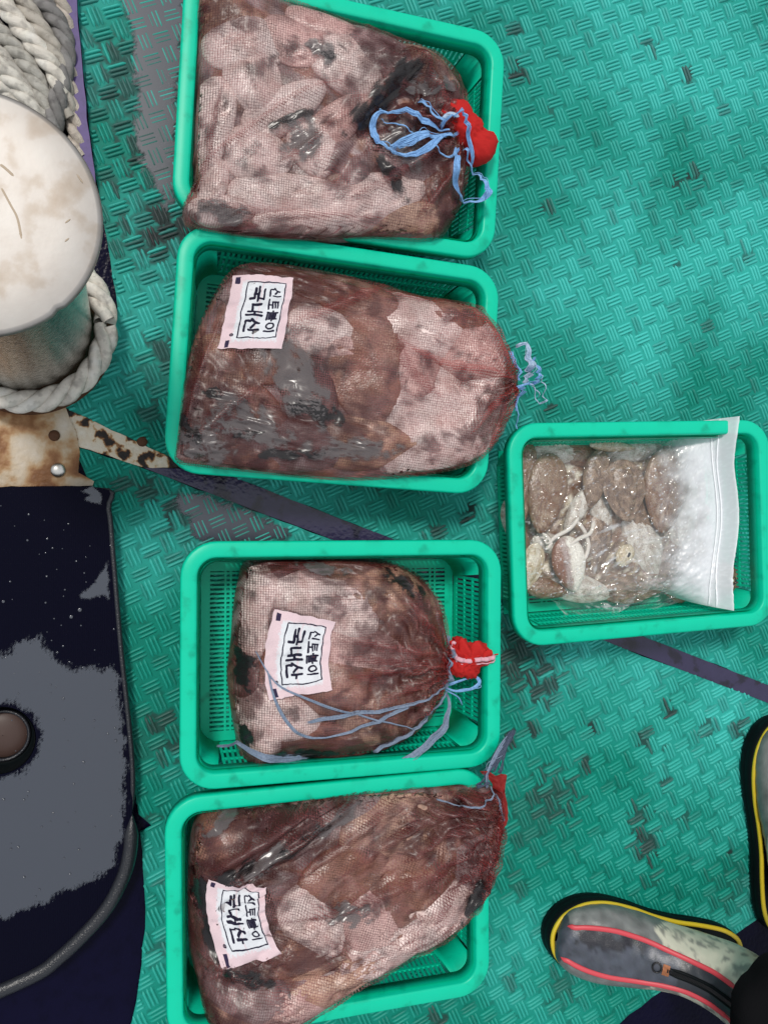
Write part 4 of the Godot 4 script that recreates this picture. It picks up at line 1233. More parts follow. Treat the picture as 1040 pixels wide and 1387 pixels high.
	S.lumps = [[0.2532, -0.161, 1.3881, 0.0639, 0.0492, "brown"], [0.3349, -0.1077, 0.4759, 0.0679, 0.0469, "pale"], [0.3237, -0.2123, 0.1931, 0.0545, 0.0374, "pale"], [0.2007, -0.1992, 0.1157, 0.0427, 0.0239, "pale"], [0.1247, -0.2214, 1.3946, 0.045, 0.0293, "grey"], [0.0799, -0.1491, 1.2215, 0.0386, 0.0245, "tan"], [0.1124, -0.1052, 0.5025, 0.0446, 0.0292, "brown"], [0.0678, -0.0794, 0.1545, 0.0359, 0.0229, "dark"], [0.1708, -0.0693, 0.0661, 0.0593, 0.0252, "grey"], [0.1835, -0.1284, 1.2121, 0.0375, 0.0285, "dark"], [0.2532, -0.0752, -0.0215, 0.0578, 0.0275, "tan"], [0.3819, -0.1846, 0.8145, 0.0429, 0.0351, "pink"], [0.3819, -0.118, -1.0264, 0.0505, 0.0305, "pale"], [0.1665, -0.2533, 0.1902, 0.0499, 0.0187, "brown"], [0.2443, -0.2419, 0.1893, 0.0521, 0.0235, "brown"], [0.3072, -0.1504, 1.1993, 0.0475, 0.0304, "pink"], [0.1124, -0.2494, -0.0723, 0.0329, 0.0181, "grey"], [0.3629, -0.2278, 0.4467, 0.0362, 0.0231, "brown"], [0.1413, -0.1643, -0.0475, 0.0376, 0.0233, "brown"], [0.1165, -0.0558, 0.071, 0.0534, 0.0141, "brown"], [0.3257, -0.0593, -0.0993, 0.0555, 0.0192, "pale"], [0.218, -0.1849, 0.4721, 0.0339, 0.0218, "pink"]]
	S.folds = [[v2([0.1598, -0.2061, 0.1921, -0.2189, 0.2267, -0.2347, 0.2576, -0.2522, 0.2817, -0.2634]), 0.0085, 0.005, 0.8], [v2([0.434, -0.153, 0.401, -0.1588, 0.3629, -0.166, 0.321, -0.1746, 0.28, -0.1951]), 0.0065, 0.006, 0.9], [v2([0.4321, -0.1583, 0.4126, -0.1915, 0.3894, -0.2241, 0.3628, -0.2455]), 0.0065, 0.006, 0.85], [v2([0.4321, -0.1493, 0.4011, -0.1213, 0.3706, -0.0866]), 0.006, 0.006, 0.6], [v2([0.4321, -0.1457, 0.4204, -0.1147, 0.4012, -0.0731]), 0.010, 0.006, 0.75], [v2([0.2709, -0.2523, 0.3072, -0.2487, 0.3534, -0.2475]), 0.006, 0.003, 0.6], [v2([0.0482, -0.0712, 0.0844, -0.1049, 0.1337, -0.1397]), 0.006, 0.004, 0.1], [v2([0.0443, -0.0914, 0.0602, -0.1531, 0.0844, -0.2117]), 0.005, 0.003, 0.1], [v2([0.2818, -0.2012, 0.2936, -0.1628, 0.3349, -0.1296]), 0.008, 0.004, 0.15]]
	var n2 := Vector3(0.4365, 0.124, -0.1532)
	S.neck = Vector2(n2.x, n2.z); S.gather = 0.010; S.gather_reach = 0.06; S.pleats = 16.0; S.wrinkle = 0.009; S.wrinkle_turn = 0.2; S.short = "second sack from top"
	film = [[0.0635, -0.0732, 0.1563, 0.0277, 0.0203, "wet"], [0.1657, -0.1396, 1.0321, 0.0451, 0.0239, "wet"], [0.1159, -0.0925, 0.5047, 0.0405, 0.0166, "wet"], [0.1868, -0.107, 0.3162, 0.0253, 0.011, "ink"], [0.0477, -0.0866, 0.8741, 0.0197, 0.0056, "ink"], [0.1573, -0.0595, -0.0177, 0.0335, 0.005, "ink"], [0.1364, -0.1921, 1.2143, 0.0162, 0.0169, "wet"], [0.2256, -0.0658, -0.0191, 0.0479, 0.011, "wet"], [0.0715, -0.1237, -0.0369, 0.0088, 0.0065, "ink"], [0.1077, -0.0799, -0.1987, 0.0164, 0.0037, "ink"], [0.0755, -0.1157, 1.0457, 0.0677, 0.0448, "mar"], [0.1657, -0.0813, 0.0627, 0.1092, 0.0376, "mar"], [0.1656, -0.252, 0.1902, 0.0827, 0.0212, "mar"], [0.399, -0.1135, -1.0239, 0.0551, 0.0186, "mar"]]
	sk = make_sack("second net sack from the top, with a label and a bright red neck", S, v2([0.1028, -0.1581, 0.3628, -0.1609]), 0.1, func(p: Vector2) -> float: return 1.15 * exp(-p.distance_to(S.neck) / 0.085) + 0.12, film, 0.02)
	label_patch(S, sk, v2([0.0967, -0.2571, 0.1623, -0.2571, 0.1556, -0.2162, 0.1481, -0.1753, 0.0783, -0.1734, 0.0879, -0.2135]))
	for s in [[v2([0.4343, -0.1953, 0.4451, -0.1977, 0.4491, -0.1797, 0.4481, -0.1634, 0.4442, -0.1505]), [0.004, 0.006, 0.008, 0.008, 0.004], 0.0042], [v2([0.4323, -0.1916, 0.4353, -0.1746, 0.4402, -0.154]), [0.002, 0.005, 0.004], 0.0028], [v2([0.4324, -0.1446, 0.4462, -0.1497, 0.4571, -0.1519, 0.4591, -0.1666, 0.4531, -0.1818]), [0.004, 0.006, 0.006, 0.006, 0.004], 0.0024], [v2([0.4535, -0.1518, 0.4667, -0.1309, 0.4738, -0.1302, 0.4758, -0.1377, 0.4697, -0.1543, 0.4595, -0.1696]), [0.004, -0.01, -0.012, -0.012, -0.006, 0.0], 0.0008], [v2([0.4434, -0.1477, 0.4394, -0.1318, 0.4384, -0.118]), [0.004, 0.0, -0.004], 0.0028], [v2([0.4384, -0.1226, 0.4435, -0.1089, 0.4485, -0.0979]), [0.0, -0.02, -0.03], 0.0010], [v2([0.4494, -0.1498, 0.4575, -0.1464, 0.4677, -0.1347]), [0.004, 0.0, -0.01], 0.0007]]:
		cord(sk, over(S, s[0], s[1]), s[2], M.pale_blue if s[2] > 0.004 or s[2] < 0.0009 else M.blue)

	# the smallest sack
	S = sack(v2([0.1165, 0.0656, 0.1435, 0.0573, 0.195, 0.0589, 0.2563, 0.0599, 0.3015, 0.0679, 0.3371, 0.086, 0.3586, 0.1142, 0.3655, 0.1414, 0.3646, 0.1673, 0.3675, 0.1925, 0.3607, 0.2201, 0.348, 0.2545, 0.3209, 0.284, 0.2742, 0.3024, 0.2296, 0.307, 0.1861, 0.3044, 0.14, 0.3138, 0.1148, 0.3151, 0.1079, 0.278, 0.1019, 0.2446, 0.0976, 0.2028, 0.1019, 0.1614, 0.1062, 0.1113, 0.1113, 0.0846]), [0.05, 0.055, 0.055, 0.055, 0.055, 0.055, 0.06, 0.065, 0.075, 0.085, 0.075, 0.065, 0.06, 0.055, 0.05, 0.045, 0.03, 0.025, 0.04, 0.045, 0.045, 0.045, 0.045, 0.05], 0.112, 0.06)
	S.lumps = [[0.1297, 0.0915, 1.7457, 0.0381, 0.0205, "pale"], [0.1884, 0.1016, 0.3685, 0.0442, 0.0301, "pale"], [0.2346, 0.1247, 1.2167, 0.04, 0.0311, "pale"], [0.1195, 0.1481, 1.658, 0.0339, 0.017, "pale"], [0.128, 0.2532, 1.2309, 0.0418, 0.0241, "pale"], [0.2829, 0.0997, 0.4427, 0.0603, 0.031, "tan"], [0.3156, 0.1453, 1.0355, 0.0462, 0.0274, "brown"], [0.2784, 0.246, -0.278, 0.0541, 0.0319, "tan"], [0.2329, 0.208, 0.0557, 0.0586, 0.0307, "brown"], [0.3204, 0.2263, -0.8224, 0.0445, 0.0267, "brown"], [0.2061, 0.2718, 0.1582, 0.0582, 0.019, "brown"], [0.1709, 0.1571, 1.3959, 0.0478, 0.0276, "grey"], [0.1111, 0.1969, 1.5709, 0.0297, 0.0152, "dark"], [0.1666, 0.2473, 0.5699, 0.0357, 0.0251, "pale"], [0.2509, 0.1693, 0.2128, 0.0595, 0.0245, "pink"], [0.1579, 0.0707, 0.0189, 0.0388, 0.0137, "dark"], [0.2328, 0.0721, 0.0189, 0.054, 0.0149, "tan"], [0.1195, 0.2909, 0.0806, 0.0255, 0.0145, "dark"]]
	S.folds = [[v2([0.3574, 0.1859, 0.3156, 0.1722, 0.2692, 0.1613, 0.2167, 0.1538]), 0.0065, 0.005, 0.35], [v2([0.3574, 0.1886, 0.3062, 0.1834, 0.26, 0.1786, 0.2149, 0.1712]), 0.0065, 0.005, 0.35], [v2([0.3574, 0.1904, 0.3062, 0.1942, 0.26, 0.1945, 0.2203, 0.1985]), 0.0065, 0.005, 0.35], [v2([0.3574, 0.1832, 0.3392, 0.1571, 0.3156, 0.1274, 0.3015, 0.1047]), 0.007, 0.005, 0.3], [v2([0.3574, 0.1922, 0.3156, 0.2126, 0.2601, 0.2271]), 0.007, 0.005, 0.3], [v2([0.3574, 0.1832, 0.3516, 0.1467, 0.342, 0.1193]), 0.006, 0.004, 0.2], [v2([0.3555, 0.194, 0.3441, 0.2277, 0.3251, 0.2581]), 0.006, 0.004, 0.3], [v2([0.1207, 0.0638, 0.1727, 0.063, 0.2352, 0.0658, 0.2998, 0.0723]), 0.005, 0.004, 0.1], [v2([0.125, 0.0751, 0.1727, 0.0699, 0.2081, 0.0741]), 0.005, 0.004, 0.1], [v2([0.1176, 0.3052, 0.1568, 0.2997, 0.2103, 0.2969, 0.2654, 0.2949]), 0.006, 0.004, 0.2]]
	var n3 := Vector3(0.363, 0.09, 0.1916)
	S.neck = Vector2(n3.x, n3.z); S.gather = 0.013; S.gather_reach = 0.075; S.pleats = 18.0; S.wrinkle = 0.008; S.wrinkle_turn = 0.05; S.short = "smallest sack"
	film = [[0.1111, 0.1715, 1.0622, 0.013, 0.0099, "ink"], [0.206, 0.0716, 0.1896, 0.0267, 0.0061, "wet"], [0.3015, 0.0913, 0.5223, 0.0233, 0.0089, "ink"], [0.1153, 0.2651, 1.3998, 0.0172, 0.005, "ink"], [0.1884, 0.2878, 0.0782, 0.0397, 0.0061, "ink"], [0.1111, 0.1927, 1.3993, 0.0214, 0.0067, "ink"], [0.2969, 0.1892, 1.4793, 0.0986, 0.051, "mar"], [0.1972, 0.0715, 0.1046, 0.0795, 0.013, "mar"], [0.1153, 0.1972, 1.4846, 0.064, 0.0126, "mar"], [0.215, 0.2812, -0.0098, 0.0799, 0.0176, "mar"]]
	sk = make_sack("smallest net sack, plump, with a printed label and a frilled red end", S, v2([0.1639, 0.1757, 0.2905, 0.1817]), 0.02, func(p: Vector2) -> float: return 0.55 * exp(-p.distance_to(S.neck) / 0.06) + 0.12, film, 0.014)
	label_patch(S, sk, v2([0.1444, 0.1155, 0.2136, 0.1324, 0.2066, 0.17, 0.2084, 0.2089, 0.1376, 0.2184, 0.1334, 0.1683]))
	st = begin()
	blob(st, 0, Vector3(0.3806, 0.1, 0.1825), [[Vector3(0.3659, 0.098, 0.1867), 0.014], [Vector3(0.3748, 0.1, 0.1931), 0.015], [Vector3(0.3845, 0.1, 0.1845), 0.017], [Vector3(0.3974, 0.102, 0.1793), 0.014], [Vector3(0.4072, 0.102, 0.1852), 0.011], [Vector3(0.3885, 0.1, 0.1984), 0.012], [Vector3(0.374, 0.102, 0.1691), 0.010]], 0.0042, 117)
	obj("red_knot", done(st), M.red, sk)
	# the hem standing up in a frill over the knot
	var fp := PackedVector3Array()
	var top_line := smooth_line(v2([0.3614, 0.1611, 0.3595, 0.1718, 0.3653, 0.1819, 0.3787, 0.1861, 0.3941, 0.1851, 0.4077, 0.1848, 0.4155, 0.1816]), 12, false)
	for i in top_line.size():
		var f := float(i) / (top_line.size() - 1)
		for j in 9:
			var v := j / 8.0
			var out := sin(PI * clampf(f, 0.06, 0.94)) * v * (0.019 + 0.006 * sin(f * 31.0) + 0.003 * sin(f * 73.0))
			fp.append(Vector3(top_line[i].x + 0.004 * sin(f * 40.0) * v, 0.112 + 0.009 * sin(v * 2.6) + 0.004 * sin(f * 36.0 + v * 4.0) * v - 0.004 * v, top_line[i].y - out))
	obj("frilled_end", grid_mesh(fp, 9, top_line.size()), M.red, sk)
	var ft := PackedVector3Array()
	for i in top_line.size(): ft.append(Vector3(top_line[i].x, 0.1165 + 0.0015 * sin(i * 0.7), top_line[i].y))
	obj("pale_hem", tube_mesh(ft, 0.0030, 0.0018, 7), M.redpale, sk)
	for i in ft.size(): ft[i] += Vector3(0.002, -0.004, 0.006)
	obj("pale_hem", tube_mesh(ft.slice(20), 0.0010, 0.0010, 6), M.redpale, sk)
	for s in [[v2([0.3603, 0.1561, 0.3574, 0.1759, 0.3546, 0.1966, 0.3527, 0.2192]), [0.006, 0.012, 0.012, 0.008], 0.0028], [v2([0.3527, 0.2174, 0.3204, 0.229, 0.2784, 0.2354, 0.2329, 0.2404, 0.1797, 0.2456]), [0.008, 0.003, 0.002, 0.002, 0.001], 0.0020], [v2([0.3536, 0.221, 0.3422, 0.2475, 0.3157, 0.2682, 0.2784, 0.2878, 0.2674, 0.2958]), [0.008, 0.004, 0.003, 0.003, 0.003], 0.0020], [v2([0.3592, 0.2271, 0.3582, 0.2536, 0.3351, 0.2839, 0.3, 0.3039, 0.2628, 0.3107, 0.2082, 0.3018, 0.1552, 0.2906, 0.1122, 0.2778, 0.0785, 0.2642]), [0.008, 0.012, 0.012, 0.01, 0.008, 0.005, 0.003, 0.012, 0.02], 0.0036], [v2([0.1365, 0.1855, 0.1433, 0.2158, 0.1554, 0.2406, 0.1727, 0.259, 0.1972, 0.2659, 0.2329, 0.2606, 0.2692, 0.2463, 0.3016, 0.2341]), [0.003, 0.003, 0.003, 0.002, 0.002, 0.002, 0.002, 0.002], 0.0018], [v2([0.1237, 0.1636, 0.1468, 0.2006, 0.1884, 0.2219, 0.2239, 0.2363, 0.2784, 0.2522, 0.3204, 0.2694]), [0.002, 0.004, 0.003, 0.002, 0.002, 0.002], 0.0013]]:
		cord(sk, over(S, s[0], s[1]), s[2], M.slate)
	cord(sk, smooth_path(v3([0.3551, 0.096, 0.2201, 0.3708, 0.098, 0.2261, 0.3904, 0.1, 0.2241, 0.4004, 0.102, 0.2169, 0.3955, 0.102, 0.2093, 0.3826, 0.1, 0.2117, 0.3601, 0.098, 0.2182]), 6), 0.0024, M.blue)
	cord(sk, smooth_path(v3([0.3577, 0.094, 0.2243, 0.3767, 0.09, 0.2354, 0.3865, 0.08, 0.2484]), 6), 0.0010, M.blue)

	# the bottom sack
	S = sack(v2([0.0705, 0.3413, 0.1102, 0.3409, 0.1713, 0.3391, 0.2391, 0.3349, 0.3002, 0.336, 0.3691, 0.3395, 0.406, 0.341, 0.4227, 0.3516, 0.4248, 0.4188, 0.413, 0.4577, 0.3993, 0.4935, 0.3731, 0.5173, 0.3369, 0.5385, 0.292, 0.5569, 0.2392, 0.5779, 0.194, 0.6019, 0.1524, 0.6198, 0.0852, 0.6082, 0.0672, 0.5801, 0.0599, 0.5431, 0.051, 0.506, 0.0494, 0.4618, 0.0494, 0.4146, 0.0527, 0.3744, 0.0608, 0.352]), [0.085, 0.085, 0.088, 0.09, 0.095, 0.105, 0.112, 0.114, 0.114, 0.108, 0.1, 0.095, 0.09, 0.088, 0.085, 0.085, 0.08, 0.075, 0.075, 0.075, 0.075, 0.078, 0.08, 0.085, 0.085], 0.128, 0.055)
	S.lumps = [[0.0883, 0.3819, -0.833, 0.0468, 0.0303, "brown"], [0.1547, 0.3681, -0.4407, 0.0527, 0.0265, "dark"], [0.291, 0.3708, -0.334, 0.0657, 0.034, "tan"], [0.2282, 0.423, -0.5159, 0.0581, 0.0321, "brown"], [0.3094, 0.4325, -0.6006, 0.0599, 0.0428, "brown"], [0.3467, 0.4902, -0.684, 0.0472, 0.0323, "pale"], [0.189, 0.4738, 1.0731, 0.0452, 0.0302, "pale"], [0.117, 0.5479, 0.4816, 0.0484, 0.0302, "grey"], [0.2151, 0.5503, -0.2017, 0.0504, 0.0298, "tan"], [0.2775, 0.5248, -0.3922, 0.0552, 0.0263, "pale"], [0.3655, 0.3765, -0.2378, 0.0505, 0.0261, "brown"], [0.2549, 0.4869, 1.2268, 0.0437, 0.0284, "pink"], [0.1088, 0.4674, 1.2396, 0.0477, 0.0318, "dark"], [0.1548, 0.5073, 0.1418, 0.0471, 0.0236, "brown"], [0.1005, 0.5827, 0.3324, 0.0428, 0.0202, "tan"], [0.1675, 0.5727, -0.0145, 0.0462, 0.0218, "pink"], [0.0761, 0.43, 1.4033, 0.0463, 0.02, "dark"], [0.2282, 0.3456, -0.042, 0.0481, 0.0174, "grey"], [0.3847, 0.4323, 1.2131, 0.0471, 0.0231, "grey"]]
	S.folds = [[v2([0.4155, 0.3561, 0.3655, 0.3586, 0.3093, 0.3691, 0.2549, 0.3958, 0.2124, 0.4255]), 0.008, 0.006, 0.25], [v2([0.4156, 0.3797, 0.3655, 0.4077, 0.3094, 0.4342, 0.2549, 0.4487, 0.202, 0.4559, 0.1421, 0.4651]), 0.0075, 0.007, 0.25], [v2([0.4156, 0.4041, 0.3847, 0.4278, 0.3467, 0.4564, 0.328, 0.4877]), 0.007, 0.006, 0.3], [v2([0.2388, 0.3362, 0.1932, 0.361, 0.1505, 0.387, 0.1129, 0.4054, 0.0721, 0.4164]), 0.0075, 0.008, 0.05], [v2([0.1932, 0.3388, 0.1421, 0.3643, 0.1006, 0.3832, 0.064, 0.4039]), 0.0075, 0.008, 0.05], [v2([0.291, 0.3384, 0.237, 0.3723, 0.1933, 0.4019, 0.1505, 0.4224]), 0.0075, 0.006, 0.1], [v2([0.4175, 0.3681, 0.3466, 0.3835, 0.291, 0.4128]), 0.006, 0.006, 0.3], [v2([0.4156, 0.4222, 0.3963, 0.4561, 0.3752, 0.4894]), 0.007, 0.006, 0.4], [v2([0.0583, 0.5182, 0.1088, 0.5382, 0.1675, 0.543, 0.2283, 0.535, 0.2911, 0.518]), 0.013, -0.006], [v2([0.0536, 0.4887, 0.1005, 0.5203, 0.1337, 0.5337]), 0.008, 0.006, 0.05], [v2([0.3466, 0.3435, 0.3846, 0.3461, 0.4155, 0.3543]), 0.006, 0.004, 0.3]]
	var n4 := Vector3(0.4263, 0.118, 0.3832)
	S.neck = Vector2(n4.x, n4.z); S.gather = 0.012; S.gather_reach = 0.10; S.pleats = 20.0; S.wrinkle = 0.018; S.wrinkle_turn = -0.45; S.short = "bottom sack"
	film = [[0.0838, 0.4124, -0.6331, 0.0423, 0.0078, "ink"], [0.1247, 0.3964, -0.5333, 0.0355, 0.0088, "wet"], [0.0878, 0.347, -0.6446, 0.0233, 0.0069, "wet"], [0.3827, 0.4702, -1.1839, 0.0259, 0.0099, "ink"], [0.1666, 0.3801, -0.5316, 0.0443, 0.0071, "ink"], [0.0717, 0.4601, 1.4038, 0.0503, 0.0095, "ink"], [0.1082, 0.523, 0.3169, 0.034, 0.0081, "ink"], [0.2095, 0.3591, -0.4364, 0.0374, 0.008, "wet"], [0.227, 0.4637, 0.1277, 0.0221, 0.0129, "wet"], [0.1247, 0.3839, -0.5359, 0.0947, 0.0437, "mar"], [0.3355, 0.3717, -0.1528, 0.0728, 0.0273, "mar"], [0.0676, 0.4759, 1.4041, 0.0963, 0.0237, "mar"], [0.3827, 0.4211, 1.2128, 0.0795, 0.023, "mar"], [0.1497, 0.504, 0.2261, 0.0774, 0.0207, "mar"], [0.1, 0.5797, 0.2499, 0.0504, 0.0163, "mar"]]
	sk = make_sack("bottom net sack, dark and wrinkled, with a creased printed label", S, v2([0.1195, 0.4612, 0.3158, 0.4325]), 0.3, func(p: Vector2) -> float: return 0.45 * exp(-absf(p.x - S.neck.x) / 0.04) + 0.12, film, 0.02)
	label_patch(S, sk, v2([0.0697, 0.4094, 0.1323, 0.4218, 0.1323, 0.4575, 0.149, 0.4997, 0.0841, 0.5094, 0.0681, 0.4491]))
	fp = PackedVector3Array()
	var hem := smooth_line(v2([0.4077, 0.3229, 0.4194, 0.3384, 0.4204, 0.3684, 0.4185, 0.3999, 0.4137, 0.4265, 0.406, 0.4546]), 10, false)
	for i in hem.size():
		var f := float(i) / (hem.size() - 1)
		for j in 9:
			var v := j / 8.0 - 0.5
			var w := lerpf(0.026, 0.012, f) * (1.0 + 0.25 * sin(f * 17.0))
			fp.append(Vector3(hem[i].x + v * w, 0.120 + 0.006 * cos(v * 3.0) + 0.0032 * sin(v * 15.0 + f * 14.0) + 0.004 * broad.get_noise_2d(f * 1.5, v) - 0.012 * f, hem[i].y + 0.004 * sin(v * 5.0 + f * 9.0)))
	obj("red_hem", grid_mesh(fp, 9, hem.size()), M.darkred, sk)
	for s in [[v3([0.3902, 0.118, 0.3382, 0.3982, 0.122, 0.3305, 0.4078, 0.122, 0.3151, 0.4232, 0.118, 0.2967, 0.4415, 0.11, 0.2773]), 0.0040, 0], [v3([0.4039, 0.12, 0.3424, 0.4012, 0.124, 0.3247, 0.4107, 0.122, 0.3081, 0.427, 0.116, 0.293, 0.4367, 0.112, 0.2819]), 0.0036, 1], [v3([0.4203, 0.118, 0.3264, 0.4242, 0.118, 0.3149, 0.4318, 0.114, 0.2957, 0.4455, 0.108, 0.2762]), 0.0030, 0], [v3([0.4116, 0.12, 0.3232, 0.4194, 0.12, 0.3094, 0.4347, 0.112, 0.29]), 0.0016, 0], [v3([0.4101, 0.128, 0.3476, 0.4169, 0.128, 0.359, 0.4215, 0.122, 0.3759, 0.4289, 0.112, 0.3893]), 0.0022, 1], [v3([0.3894, 0.12, 0.3393, 0.3973, 0.124, 0.337, 0.406, 0.124, 0.3341]), 0.0022, 0]]:
		cord(sk, smooth_path(s[0], 6), s[1], M.slate if s[2] else M.ink_tie)
	cord(sk, over(S, v2([0.3372, 0.3488, 0.3655, 0.355, 0.3894, 0.3537, 0.4019, 0.3458, 0.4048, 0.3371]), [0.001, 0.002, 0.003, 0.006, 0.01]), 0.0014, M.slate)
# ---------------------------------------------------------------- clear zip bag of cuttlefish
func squid_tone(kind: String, u: float, v: float, p: Vector2, k: float) -> Color:
	# skin: u along the mantle, v across; brown saddle with fine cross bars, paler sides
	var n := broad.get_noise_3d(p.x * 13.0, k * 5.0, p.y * 13.0)
	var n2 := grain.get_noise_3d(p.x * 1.2, k, p.y * 1.2)
	match kind:
		"brown":
			var c := Color(0.17, 0.066, 0.022).lerp(Color(0.27, 0.175, 0.11), clampf(0.45 + n * 1.4 - 0.5 * u, 0.0, 1.0))
			var bars := smoothstep(0.25, 0.7, sin(v * 3.0 + u * 26.0 + n * 4.0)) * smoothstep(0.1, 0.5, u) * (1.0 - smoothstep(0.3, 0.7, absf(v)))
			c = c.lerp(Color(0.55, 0.42, 0.3), bars * 0.55)
			return c.lerp(Color(0.10, 0.05, 0.045), smoothstep(0.25, 0.5, n2) * 0.6)
		"half":
			var c := Color(0.80, 0.77, 0.70).lerp(Color(0.22, 0.09, 0.05), smoothstep(-0.1, 0.35, v + n * 0.3))
			return c.lerp(Color(0.38, 0.30, 0.28), smoothstep(0.0, 0.25, v) * (1.0 - smoothstep(0.3, 0.5, v)))
		"grey":
			return Color(0.31, 0.21, 0.14).lerp(Color(0.14, 0.08, 0.05), clampf(0.5 + n * 1.6, 0.0, 1.0)).lerp(Color(0.06, 0.04, 0.045), smoothstep(0.3, 0.5, n2) * 0.5)
		"cream":
			return Color(0.70, 0.65, 0.54).lerp(Color(0.50, 0.40, 0.26), clampf(0.4 + n * 1.6 + 0.5 * absf(v), 0.0, 1.0))
		"white":
			return Color(0.72, 0.69, 0.63).lerp(Color(0.40, 0.33, 0.27), clampf(0.4 + n * 1.5, 0.0, 1.0))
	return Color(0.4, 0.35, 0.33).lerp(Color(0.22, 0.16, 0.14), clampf(0.5 + n * 1.5, 0.0, 1.0))

func leaf_mesh(len2: float, wid2: float, high: float, pow_tip: float, kind: String, k: float, wave := 0.0) -> ArrayMesh:
	# a mantle: blunt at the head end (-u), pointed at the tail (+u), domed
	var P := PackedVector3Array()
	var C := PackedColorArray()
	var nu := 44
	for j in 12:
		var f := sin(j / 11.0 * PI / 2)
		for i in nu:
			var a := TAU * i / nu
			var u := cos(a)
			var w := sin(a) * (1.0 - pow_tip * maxf(0.0, u)) * (1.0 + 0.12 * maxf(0.0, -u))
			var x := u * f * len2
			var z := w * f * wid2
			var y := high * sqrt(maxf(0.0, 1.0 - f * f)) + wave * f * f * sin(a * 7.0 + k)
			y += 0.0012 * broad.get_noise_3d(x * 20.0, k * 4.0, z * 20.0)
			P.append(Vector3(x, y, z))
			C.append(squid_tone(kind, u * f, w * f, Vector2(x, z), k))
	return grid_mesh(P, nu, 12, true, true, C)

func zip_squid(label: String, at: Vector3, turn: float, l2: float, w2: float, kind: String, fin: String, head: bool, k: float, tilt := 0.0) -> Node3D:
	var t := thing("cuttlefish", label, "cuttlefish", at, -turn, "cuttlefish in the clear zip bag")
	t.rotation.x = tilt
	obj("mantle", leaf_mesh(l2, w2, 0.008 + w2 * 0.06, 0.35, kind, k), M.slick, t)
	if fin:
		var f := obj("fin", leaf_mesh(l2 * 1.12, w2 * 1.6 if fin == "grey" else w2 * 1.25, 0.002, 0.3, fin, k + 2.0, 0.0008), M.slick, t)
		f.position.y = 0.002
	if head:
		var P := PackedVector3Array()
		var C := PackedColorArray()
		for j in 10:
			var th := PI * j / 9.0
			for i in 20:
				var d := Vector3(cos(th), sin(th) * sin(TAU * i / 20), sin(th) * cos(TAU * i / 20))
				P.append(Vector3(-l2 * 1.12, 0.006, 0) + d * Vector3(w2 * 0.6, 0.010, w2 * 0.62))
				C.append(squid_tone("cream" if fin == "cream" else "grey", 0.0, d.z, Vector2(d.x, d.z) * 0.02, k))
		obj("head", grid_mesh(P, 20, 10, true, false, C), M.slick, t)
		for s in [-1, 1]:
			var e := SphereMesh.new()
			e.radius = w2 * 0.17; e.height = w2 * 0.24; e.radial_segments = 16; e.rings = 8
			var o := obj("eye", e, M.eye, t)
			o.position = Vector3(-l2 * 1.1, 0.013, s * w2 * 0.38)
		for i in 6:
			var z := (i - 2.5) / 2.5
			var path := PackedVector3Array()
			for q in 9:
				var f := q / 8.0
				path.append(Vector3(-l2 * 1.35 - f * l2 * 0.62, 0.010 - 0.006 * f, z * w2 * (0.45 + 0.25 * f) + 0.006 * sin(f * 5.0 + i * 2.0 + k)))
			obj("arm", tube_mesh(path, 0.0034, 0.0032, 7), M.arm, t)
	return t

